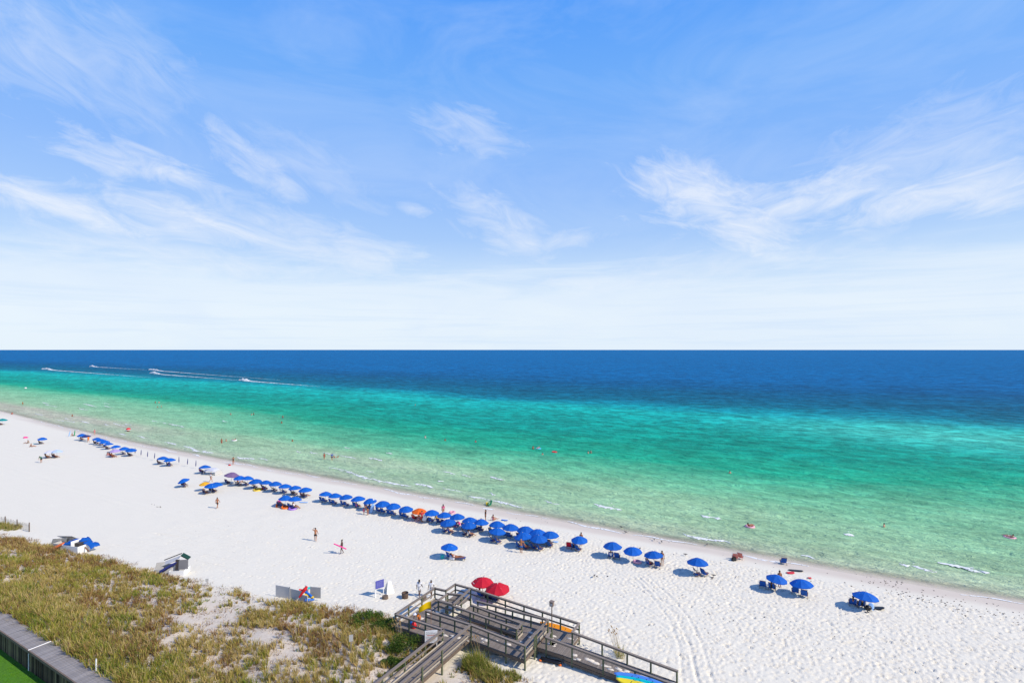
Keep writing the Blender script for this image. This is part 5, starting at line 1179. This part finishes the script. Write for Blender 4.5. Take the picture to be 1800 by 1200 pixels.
# ------------------------------------------------------------------ floats, boards, bags and other small things
def ring(px, py, k_, label, r=.42, tilt=(0, 0), zz=None, name='swim_ring'):
    x, y, z = at(px, py); p_ = MB(); p_.torus((0, 0, .12), r, .15, 18, 8); o = obj(name, p_, plas(k_), None, (x, y, z if zz is None else zz)); o.rotation_euler = (R(tilt[0]), R(tilt[1]), rng.uniform(0, 3)); return tag(o, label, 'swim ring')
ring(490, 886.5, 'pink', 'pink swim ring propped up behind the orange one', .5, (62, 0)); ring(491.5, 889.5, 'orange', 'big orange swim ring in front of the pink one', .48, (48, 0)); ring(501.5, 892.5, 'orange', 'orange swim ring lying flat in front of the two umbrellas', .5, (8, 0)); ring(514.5, 894.5, 'purple', 'purple and white swim ring lying on the sand', .5, (6, 0))
ring(452.5, 861.5, 'yellow', 'yellow swim ring in front of the far umbrella row', .55, (8, 0)); ring(464, 859.5, 'red', 'red swim ring beside the yellow one at the far row', .35, (20, 0)); ring(803, 923, 'pink', 'pink ring standing upright inside the big cluster', .45, (86, 0)); ring(1120, 988.5, 'palepink', 'pale pink swim ring lying under the middle umbrella of the three', .36, (4, 0))
ring(795, 901.5, 'palepink', 'pale pink ring on the sand seaward of the cluster', .35, (5, 0)); ring(45, 769.5, 'pink', 'pink ring on the sand at the far left', .4, (20, 0))
def flatboard(px, py, k_, label, rz, L_=1.1, wd=.5, nm='bodyboard', tilt=0):
    x, y, z = at(px, py); p_ = MB(); prof = [(-1, .12), (-.9, .34), (-.5, .48), (.3, .5), (.8, .38), (1, .1)]
    p_.loft([[(s_*L_/2, w_*wd*math.cos(a), .05+.03*math.sin(a)+.04*s_*s_) for a in np.linspace(0, 2*math.pi, 11)[:-1]] for s_, w_ in prof]); o = obj(nm, p_, plas(k_), None, (x, y, z), R(rz)); o.rotation_euler = (0, R(tilt), R(rz)); return tag(o, label, nm)
flatboard(1399, 1003, 'black', 'dark bodyboard lying on the sand behind the right pair', -12, 1.5, .55); flatboard(1389.5, 1007, 'red', 'red bodyboard lying beside the dark one', 12, .9, .6); flatboard(1423, 1016, 'red', 'small red toy board behind the right umbrella of the pair', 0, .35, .4)
flatboard(1541, 1069, 'black', 'dark round board leaning near the rightmost umbrella', -25, 1.3, .7, tilt=-12); flatboard(1531, 1068, 'lightblue', 'pale blue board leaning beside the rightmost chairs', 50, 1.0, .5, tilt=-30)
x, y, z = at(1525.5, 1071); p_ = MB(); p_.ball((0, 0, .2), .3, 10, 6, (1.2, .9, .8)); tag(obj('beach_bag', p_, plas('black'), None, (x, y, z)), 'black bag in front of the rightmost umbrella', 'bag')
x, y, z = at(1524.5, 1076.5); p_ = MB(); p_.box((-.12, 0, .03), (.1, .26, .05)).box((.12, .05, .03), (.1, .26, .05)); tag(obj('flip_flops', p_, plas('black'), None, (x, y, z)), 'pair of dark sandals on the sand near the rightmost umbrella', 'sandals', kind='stuff')
flatboard(887, 914.5, 'blue', 'blue towel board on the sand seaward of the cluster', -20, 1.0, .55, 'beach_mat'); flatboard(977, 952.5, 'lightblue', 'pale blue mat on the sand right of the big cluster', -10, .7, .5, 'beach_mat'); flatboard(534, 883, 'lightblue', 'pale blue board on the sand right of the floats', -10, 1.5, .5); flatboard(65, 779.5, 'teal', 'teal mat on the sand under the lone umbrella at the far left', 10, 1.9, .5, 'beach_mat')
flatboard(683, 896.5, 'blue', 'blue mat under the third umbrella left of the orange one', -15, .9, .5, 'beach_mat')
for i, (px, py, k_, lab) in enumerate([(121, 767, 'lightblue', 'light blue paddleboard standing upright at the far end of the row'), (130.5, 766, 'green', 'green board standing upright at the far end of the row')]):
    x, y, z = at(px, py); p_ = MB(); p_.loft([[(w_*math.cos(a), .05*math.sin(a), -.2+1.9*s_) for a in np.linspace(0, 2*math.pi, 9)[:-1]] for s_, w_ in ((0, .03), (.15, .10), (.5, .14), (.85, .10), (1, .02))]); o = obj('paddleboard', p_, plas(k_), None, (x, y, z)); o.rotation_euler = (0, R(12-6*i), R(20)); tag(o, lab, 'paddleboard')
x, y, z = at(843, 1046); p_ = MB(); p_.lathe([(.03, -.2), (.04, .25), (.09, .35), (.10, .8), (.03, 1.3)], 10); tag(obj('furled_umbrella', p_, plas('red'), None, (x, y, z)), 'furled red umbrella standing left of the two red umbrellas', 'umbrella')
x, y, z = at(863, 1050); p_ = MB(); p_.box((0, 0, .3), (1.1, .6, .6)).box((0, 0, .63), (1.14, .64, .07)); tag(obj('storage_trunk', p_, plas('black'), None, (x, y, z), -.3), 'black storage trunk under the right red umbrella', 'trunk')
x, y, z = at(868.5, 1054); p_ = MB(); p_.loft([[(-.25+.1*i, .04*math.sin(i*1.7), .05+.65*k) for k in (0, .5, 1)] for i in range(6)], False, True, False); o = obj('towel', p_, cloth('white'), None, (x, y, z)); o.rotation_euler = (R(-10), R(15), 0); o.modifiers.new('thickness', 'SOLIDIFY').thickness = .02; tag(o, 'white towel hanging from the black trunk under the red umbrella', 'towel')
# kayaks
def kayak(name, label, col, loc, rz, Lk=3.4, wk=.72, hk=.36, roll=0, two=None, pitch=0):
    root = thing(name, label, 'kayak', loc); root.rotation_euler = (R(roll), R(pitch), R(rz)); p_ = MB(); rings = []
    for s_ in np.linspace(-1, 1, 17):
        f_ = max(.03, (1-abs(s_)**2.4)); w_ = wk/2*f_**.7; h_ = hk*(.55+.45*f_)
        rings.append([(s_*Lk/2, w_*math.cos(a), (h_/2*math.sin(a) if math.sin(a) < 0 else h_*.38*math.sin(a)*(.35+.65*abs(math.cos(a)))) + hk*.5+.10*s_**4) for a in np.linspace(0, 2*math.pi, 15)[:-1]])
    p_.loft(rings); obj('hull', p_, col, root)
    for sx in (-.45, .55): p_ = MB(); p_.torus((sx, 0, hk*.62), .26, .035, 16, 6, 1); o = obj('seat_rim', p_, plas('black'), root)
    for sx in (-1, 1): p_ = MB(); p_.tube((sx*Lk*.46, -.02, hk*.66), (sx*Lk*.46, .02, hk*.74), .025, n=6); obj('handle', p_, plas('black'), root)
    return root
z0 = .33
KV = lambda u, v: W2(u, v)
x, y = KV(-9.7, 36.35); kayak('kayak', 'blue and white kayak lying highest against the lower ramp rail', mat('blue_kayak', (.08, .24, .66), .35, .15, 1.2), (x, y, .84), -24, 3.9, .75, .34, 28)
x, y = KV(-9.5, 36.0); kayak('kayak', 'turquoise kayak between the blue and yellow ones', mat('turquoise_kayak', (.0, .45, .50), .35, .15, 1.2), (x, y, .84), -24, 3.8, .75, .34, 18)
x, y = KV(-9.55, 35.66); kayak('kayak', 'yellow kayak lying in front of the turquoise one', mat('yellow_kayak', (.78, .62, .02), .35, .15, 1.2), (x, y, .86), -25, 3.5, .72, .34, 10)
x, y = KV(-9.1, 35.3); kayak('kayak', 'teal green kayak nearest the bottom edge of the picture', mat('teal_kayak', (.0, .38, .30), .35, .15, 1.2), (x, y, .80), -26, 3.3, .70, .32, 4)
x, y = KV(-9.4, 35.8); kr = thing('kayak_rack', 'low timber rack under the stacked kayaks beside the ramp', 'rack', (x, y, .3), -ANG)
for uo in (-.9, .9):
    p_ = MB(); p_.beam((uo, -.95, .46), (uo, .60, .52), .09, .09); obj('crossbar', p_, M_RAIL, kr)
    for vo in (-.9, .55): p_ = MB(); p_.beam((uo, vo, -.3), (uo, vo, .44), .09, .09); obj('leg', p_, M_POST, kr)
x, y = KV(-18.25, 40.75); kayak('kayak', 'bright orange kayak behind the railing of the lower landing', mat('orange_kayak', (.85, .30, .0), .35, .1, 2), (x, y, .22), -28, 3.2, .7, .40, 14)
x, y, z = at(968, 1164); fl_ = thing('black_float', 'black rolled float with orange ends on the sand below the boardwalk', 'float', (x, y, z), R(-22))
p_ = MB(); p_.loft([[(s_*.85, .20*k_*math.cos(a), .16+.15*k_*math.sin(a)+.03*math.sin(7*s_)) for a in np.linspace(0, 2*math.pi, 11)[:-1]] for s_, k_ in ((-1, .5), (-.92, .95), (-.4, 1.0), (0, .9), (.5, 1.0), (.92, 1.1), (1, .7))]); obj('roll', p_, plas('black'), fl_)
for s_ in (-1, 1): p_ = MB(); p_.ball((s_*.80, -.16, .10), .11, 8, 5, (1.3, .8, .7)); obj('end_pad', p_, plas('orange'), fl_)

# ------------------------------------------------------------------ bathers
def swimmer(px, py, pose, depth, rz, label, wear=(), **k):
    x, y, z = at_z(px, py, WATER_Z); return person(pose, x, y, WATER_Z-depth, R(rz), label, wear, **k)
BATH = [(40,711,'stand',.35,0,'bather standing in the shallows at the far left',(('swimsuit','orange'),)), (127,732,'stand',.75,0,'bather in dark shorts wading at the far left',(('trunks','black'),)),
 (273,708,'stand',.85,0,'left bather of the distant pair near the inner bar',()), (279.5,708,'stand',.9,30,'right bather of the distant pair near the inner bar',()),
 (277,716,'stand',1.1,60,'low dark bather left of the small distant group',()), (283.5,716,'stand',.7,-60,'taller bather of the small distant group',(('swimsuit','black'),)),
 (405.5,728.5,'stand',1.0,0,'lone bather far out left of the pair',()), (442.5,729,'stand',1.1,20,'left bather of the far pair off the middle row',()), (446,729,'stand',.75,-30,'taller right bather of the far pair off the middle row',(('trunks','black'),)),
 (495,743.5,'stand',.95,0,'bather nearer the beach of the two by the green shallows',()), (497,734.5,'stand',.75,0,'standing bather further out of the two by the green shallows',(('trunks','blue'),)),
 (389.5,780,'stand',.25,0,'bather in red shorts standing shin deep',(('trunks','red'),)), (397.5,775.5,'stand',1.0,0,'bather in dark water right of the one in red shorts',()),
 (570,807.5,'stand',.18,0,'woman in red standing on the shallow bar',(('swimsuit','red'),)), (583.5,808,'stand',.15,40,'man in a blue shirt standing on the shallow bar',(('shirt','blue'),('trunks','navy'))), (514,775.5,'stand',1.1,0,'bather alone in the green water above the bar',()),
 (747.5,769.5,'stand',.95,0,'bather with a pale cap in the middle of the bay',(('swimsuit','white'),)), (782.5,774,'stand',1.15,0,'dark bather in the middle of the bay',()), (836,777,'stand',1.1,0,'bather in pink in the middle of the bay',(('swimsuit','pink'),)),
 (937,790,'stand',.7,0,'bather standing waist deep beside the blue ring',(('bikini','black'),)), (953.5,800,'stand',1.05,0,'sunburnt bather nearer the beach than the rings',()), (1038.5,796,'stand',1.0,-40,'right bather of the two close together',()), (1034,796.5,'stand',1.1,60,'left bather of the two close together',()),
 (1283,832,'stand',1.1,0,'dark haired bather alone in the green water at right',()), (1554,926,'stand',1.12,30,'dark haired swimmer alone off the right pair',()), (730,712,'stand',1.1,0,'tiny swimmer far out in the turquoise water',())]
for px, py, po, de, rz, lab, we in BATH: swimmer(px, py, po, de, rz, lab, we, skin=rng.choice([0, 0, 1]), hair=rng.choice(['dark', 'dark', 'brown']), group='bathers in the sea')
for i, (px, py) in enumerate([(588, 804.5), (593, 804)]): swimmer(px, py, 'kneel', .12, 60-120*i, ['left child crawling on the shallow bar', 'right child crawling on the shallow bar'][i], (('trunks', 'red'),), sc=.7)
for i, (px, py, k_, lab, lab2) in enumerate([(1318, 925.5, 'palepink', 'pink swim ring afloat off the single waterline chair', 'bather lying in the pink ring off the single waterline chair'), (1775, 945, 'palepink', 'pink swim ring afloat at the right edge', 'bather lying in the pink ring at the right edge'),
        (412, 774, 'white', 'white and black swim ring afloat off the far row', 'bather lying in the white ring off the far row'), (946.5, 788.5, 'cyan', 'blue green swim ring afloat in the middle of the bay', 'bather in white in the blue green ring'), (974.5, 794.5, 'red', 'red swim ring afloat right of the blue green one', None)]):
    x, y, z = at_z(px, py, WATER_Z); p_ = MB(); p_.torus((0, 0, .04), .52, .17, 20, 8); tag(obj('swim_ring', p_, plas(k_), None, (x, y, WATER_Z)), lab, 'swim ring')
    if lab2: person('float', x, y, WATER_Z+.14, R(-60+70*i), lab2, (('swimsuit', ['black', 'black', 'red', 'white'][i]),), skin=i % 2)
for px, py, c1_, lab in [(45, 683.5, 'white', 'white and pink float ball drifting far out at the left'), (225.5, 758, 'red', 'red and white ball drifting off the far row')]:
    x, y, z = at_z(px, py, WATER_Z); b_ = thing('beach_ball', lab, 'ball', (x, y, WATER_Z+.45)); p_ = MB(); p_.ball((0, 0, .15), .62, 12, 7, (1, 1, .8)); obj('upper_panel', p_, plas(c1_), b_); p_ = MB(); p_.torus((0, 0, .05), .56, .09, 16, 6); obj('band', p_, plas('white' if c1_ == 'red' else 'palepink'), b_)

# ------------------------------------------------------------------ jet boats far out with their wakes
M_FOAM = mat('foam_white', (.80, .81, .80), .9, .1, 2, bump=.6, bscale=3)
def lace(name, scale, lo, hi):
    m_ = D.materials.new(name); m_.use_nodes = True; t = NT(m_.node_tree); b = t.n['Principled BSDF']; b.inputs['Base Color'].default_value = (.80, .82, .80, 1); b.inputs['Roughness'].default_value = .9
    q = t.new('ShaderNodeTexCoord').outputs['Object']; n = t.noise(q, scale, 5, .7, .8); tr = t.new('ShaderNodeBsdfTransparent'); mx = t.new('ShaderNodeMixShader')
    t.put(mx.inputs[0], t.mapr(n, lo, hi, 0, 1, True)); t.l.new(tr.outputs[0], mx.inputs[1]); t.l.new(b.outputs[0], mx.inputs[2]); t.l.new(mx.outputs[0], t.n['Material Output'].inputs[0]); return m_
M_LACE = lace('foam_lace', 1.6, .34, .54); M_WAKE = lace('wake_foam', .35, .28, .56)
for i, (px, py, ln, w0) in enumerate([(74, 649, 190, 2.6), (158, 644.3, 110, 2.2), (262, 650.5, 230, 2.0), (264, 656.5, 175, 2.6), (421, 668.5, 140, 2.8)]):
    A = Vector(at_z(px, py, WATER_Z)); B = Vector(at_z(px+ln, py+ln*(.075 if i != 1 else .055), WATER_Z)); d = (B-A).normalized(); n_ = Vector((-d.y, d.x, 0)); Lw = (B-A).length
    bt = thing('speedboat', ['distant boat trailing the leftmost wake', 'distant boat of the furthest wake', 'distant boat of the upper wake in the middle pair', 'distant boat of the lower wake in the middle pair', 'distant boat of the rightmost wake'][i], 'boat', A, math.atan2(-d.y, -d.x), 'boats speeding far out')
    p_ = MB(); p_.loft([[(s_*1.7, .75*f_*math.cos(a), .25+.45*f_*math.sin(a)+.12*s_) for a in np.linspace(0, 2*math.pi, 9)[:-1]] for s_, f_ in ((-1, .85), (-.4, 1), (.3, .9), (.8, .55), (1.15, .08))]); obj('hull', p_, M_WHITE, bt)
    p_ = MB(); p_.box((-.3, 0, .85), (1.0, .5, .4)); obj('console', p_, M_GREY, bt)
    person('sit', *(A-d*.2+Vector((0, 0, .45))), math.atan2(-d.y, -d.x)-math.pi/2, 'rider on the far boat '+['at the left', 'furthest out', 'of the upper middle wake', 'of the lower middle wake', 'with the rightmost wake'][i], (('shirt', 'grey'),), group='riders of the far boats')
    p_ = MB(); rings = []; g = random.Random(i); N_ = 60
    for k in range(N_+1):
        s_ = k/N_; c = A+d*(1.2+Lw*s_); hw = .8*w0*(.45+.55*min(1, s_*12))*(1-s_)**.75*g.uniform(.45, 1.15)+.05; hh_ = (1.9*math.exp(-((s_-.05)/.06)**2)+.5*(1-s_)**2)*g.uniform(.5, 1.1)+.04
        off = n_*g.uniform(-.4, .4)*w0*.4
        rings.append([c+off+n_*hw*q+Vector((0, 0, hh_*hq)) for q, hq in ((-1, .15), (-.6, .6), (0, 1), (.6, .6), (1, .15))])
    p_.loft(rings, False, True, False); tag(obj('wake', p_, M_WAKE), 'white foaming wake behind '+bt['label'].replace('trailing the leftmost wake', 'at the left').replace('of the furthest wake', 'furthest out'), 'wake', kind='stuff')

# ------------------------------------------------------------------ breaking ripples: low crests of foam, and the lace at the water's edge
fm = MB(); FOAM = [(600,826,45,1.2),(622,833,50,1.6),(640,838.5,30,1.3),(672,845,40,1.2),(700,850,45,1.3),(650,829,12,.7),(745,853,36,1.7),(790,831,22,1.5),(820,836,18,.9),(875,840,26,1.5),(775,845,10,.9),(795,861,34,1.4),(845,876,42,1.5),(890,885,60,1.4),(865,868,14,1.2),(970,883,28,1.6),
 (1068,890,50,2.0),(1250,908.5,38,2.2),(1492,940,20,2.0),(1686,996,85,1.7),(1720,1002,40,1.2),(1625,999,44,1.4),(1590,992,20,1.0),(1230,944,60,1.5),(1270,951,30,1.2),(1420,979,25,.9),(158,712,24,1.6),(190,714.5,18,1.4),(80,708,12,1.8),(147,719,16,1.0),(90,713,20,1.2),(187,709.5,10,1.2),
 (150,742,16,1.4),(187,746,10,1.2),(210,746,22,1.1),(226,746,10,1.1),(280,741.5,24,1.4),(310,747.5,28,1.4),(300,779,22,1.4),(335,787,26,1.6),(346,791.5,18,1.9),(366,794,18,1.9),(428,805,20,1.5),(440,806,14,1.1),(462,807,18,.8),(345,800,14,1.4),(525,794,10,.9),(552,795.5,14,1.2),(580,797,24,.9),(612,803,28,.7),(660,807,24,1.6),(685,797,12,1.5),(610,787,10,.8),
 (120,736,12,1.0),(70,728,16,.8),(107,739,10,1.0),(125,741,14,1.0),(215,763.5,14,1.2),(250,768,18,1.0),(395,740,10,.7)]
for fi, (px, py, ln, wd) in enumerate(FOAM):
    g = random.Random(fi); x0, y0, _ = at_z(px-ln/2, py-ln*.10, WATER_Z); x1, y1, _ = at_z(px+ln/2, py+ln*.13, WATER_Z)
    n = max(8, int(math.hypot(x1-x0, y1-y0)/.28)); dx, dy = x1-x0, y1-y0; L_ = math.hypot(dx, dy); nx, ny = SA, CA; rings = []
    for k in range(n+1):
        s_ = k/n; e = math.sin(math.pi*s_)**.5; w_ = wd*.21*e*g.uniform(.25, 1.35)*(.25 if vnoise(s_*L_*.55, fi*7.3, 3) < .36 else 1)+.012; sh_ = .55*math.sin(3.1*s_+fi)*e*.6+g.uniform(-.12, .12); cx_ = x0+dx*s_+nx*sh_; cy_ = y0+dy*s_+ny*sh_; h_ = .05*e*g.uniform(.6, 1.2)
        rings.append([(cx_-nx*w_*1.6, cy_-ny*w_*1.6, WATER_Z+.05), (cx_-nx*w_*.5, cy_-ny*w_*.5, WATER_Z+.07+h_), (cx_+nx*w_*.4, cy_+ny*w_*.4, WATER_Z+.08+h_*.9), (cx_+nx*w_, cy_+ny*w_, WATER_Z+.04)])
    fm.loft(rings, False, True, False)
    for k in range(int(n*.3)):   # loose lace left behind the crest
        s_ = g.random(); r_ = g.uniform(.03, .09)*wd*.6; o_ = g.uniform(.3, 1.9)*wd*.6; cx_ = x0+dx*s_+nx*o_; cy_ = y0+dy*s_+ny*o_
        fm.ball((cx_, cy_, WATER_Z+.10), r_, 6, 3, (1.8, 1.0, .35))
g = random.Random(99); u = -230.0
while u < 24:                       # swash foam
    ln = g.uniform(2, 9)*(1 if u > -100 else 2); u1 = u+ln
    if g.random() < .86:
        n = max(5, int(ln/.3)); rings = []; off0 = g.uniform(-.5, .5); wv = g.uniform(.06, .2)
        for k in range(n+1):
            s_ = k/n; uu = u+ln*s_; vv = float(shore(uu))-.15+off0*.5+.35*math.sin(uu*.35)+.2*math.sin(uu*1.1+2); w_ = wv*math.sin(math.pi*s_)**.4*g.uniform(.5, 1.4)+.015
            a = W2(uu, vv-w_); b_ = W2(uu, vv+w_); zz_ = float(ground_uv(uu, vv)); zz_ = max(zz_, WATER_Z+.03)
            rings.append([(*a, zz_+.015), (*W2(uu, vv), zz_+.06), (*b_, zz_+.03)])
        fm.loft(rings, False, True, False)
    u = u1+g.uniform(0, 4)
tag(obj('sea_foam', fm, M_LACE), kind='stuff', label='small white foam crests and swash lace along the shore')

# ------------------------------------------------------------------ seaweed specks, litter and shells on the sand
sw_ = MB(); g = random.Random(5)
def speck(px, py, r):
    x, y, z = at(px, py); n = g.randint(5, 7); top_ = [(x+r*g.uniform(.5, 1.3)*math.cos(6.28*i/n), y+r*g.uniform(.4, 1.0)*math.sin(6.28*i/n), z+g.uniform(.01, .05)) for i in range(n)]
    sw_.loft([[(a, b, z-.05) for a, b, c in top_], top_])
for (px, py, n, sx, sy, r) in [(1640,1050,70,130,22,.10),(1700,1070,60,90,14,.09),(1560,1030,22,60,10,.10),(1300,1000,25,90,30,.07),(1130,940,18,50,10,.09),(1248,1014,3,8,2,.14),(1075,1015,3,14,4,.14),(275,889,8,24,2,.13),(990,990,20,160,40,.05),(1250,1090,60,260,70,.05),(1550,1120,50,200,50,.05),(700,960,14,160,50,.05),(460,850,6,60,14,.12),(850,900,14,180,10,.09),(1170,930,10,60,12,.10),(1575,1022,8,20,3,.12),(430,940,10,200,40,.05)]:
    for _ in range(n):
        q = g.gauss(0, 1); a = px+q*sx*.6; b_ = py+q*sx*.6*.17+g.gauss(0, sy*.45)
        if b_ > 760: speck(a, b_, r*g.uniform(.3, .95))
tag(obj('seaweed', sw_, mat('dry_seaweed', (.16, .13, .11), .9, .3)), kind='stuff', label='dark scraps of dry seaweed scattered on the sand')
GB = MB().lathe([(.001, -.02), (.06, .04), (.09, .12), (.05, .2), (.03, .26), (.001, .3)], 8).mesh('body')
for i, (px, py) in enumerate([(1092, 928), (1100, 937), (1150, 950), (1163, 954), (1243, 959), (1205, 976.5), (1045, 1014), (1254, 1013.5), (1125, 966)]):
    x, y, z = at(px, py); b_ = thing('gull', ['gull on the wet sand seaward of the row of three', 'gull just landward of the first gull by the water', 'left gull of the pair above the row of three', 'right gull of the pair above the row of three', 'gull near the water right of the row of three', 'gull left of the lone umbrella', 'gull on open sand left of the wheel tracks', 'gull below the lone umbrella on open sand', 'gull between the left and middle umbrellas of the three'][i], 'bird', (x, y, z+.12), rng.uniform(0, 6)); b_.rotation_euler = (0, 0, rng.uniform(0, 6))
    p_ = MB(); p_.loft([[(s_, r_*math.cos(a), .1+.12*max(s_, 0)+r_*.9*math.sin(a)) for a in np.linspace(0, 6.283, 9)[:-1]] for s_, r_ in ((-.26, .01), (-.15, .05), (0, .085), (.11, .07), (.17, .045), (.23, .045), (.28, .012))]); obj('body', p_, mat('gull_grey', (.12, .11, .11), .7, .2), b_)
    for s_ in (-1, 1): p_ = MB(); p_.tube((0, s_*.03, .04), (.01, s_*.03, -.13), .008, n=4); obj('leg', p_, M_DARK, b_)
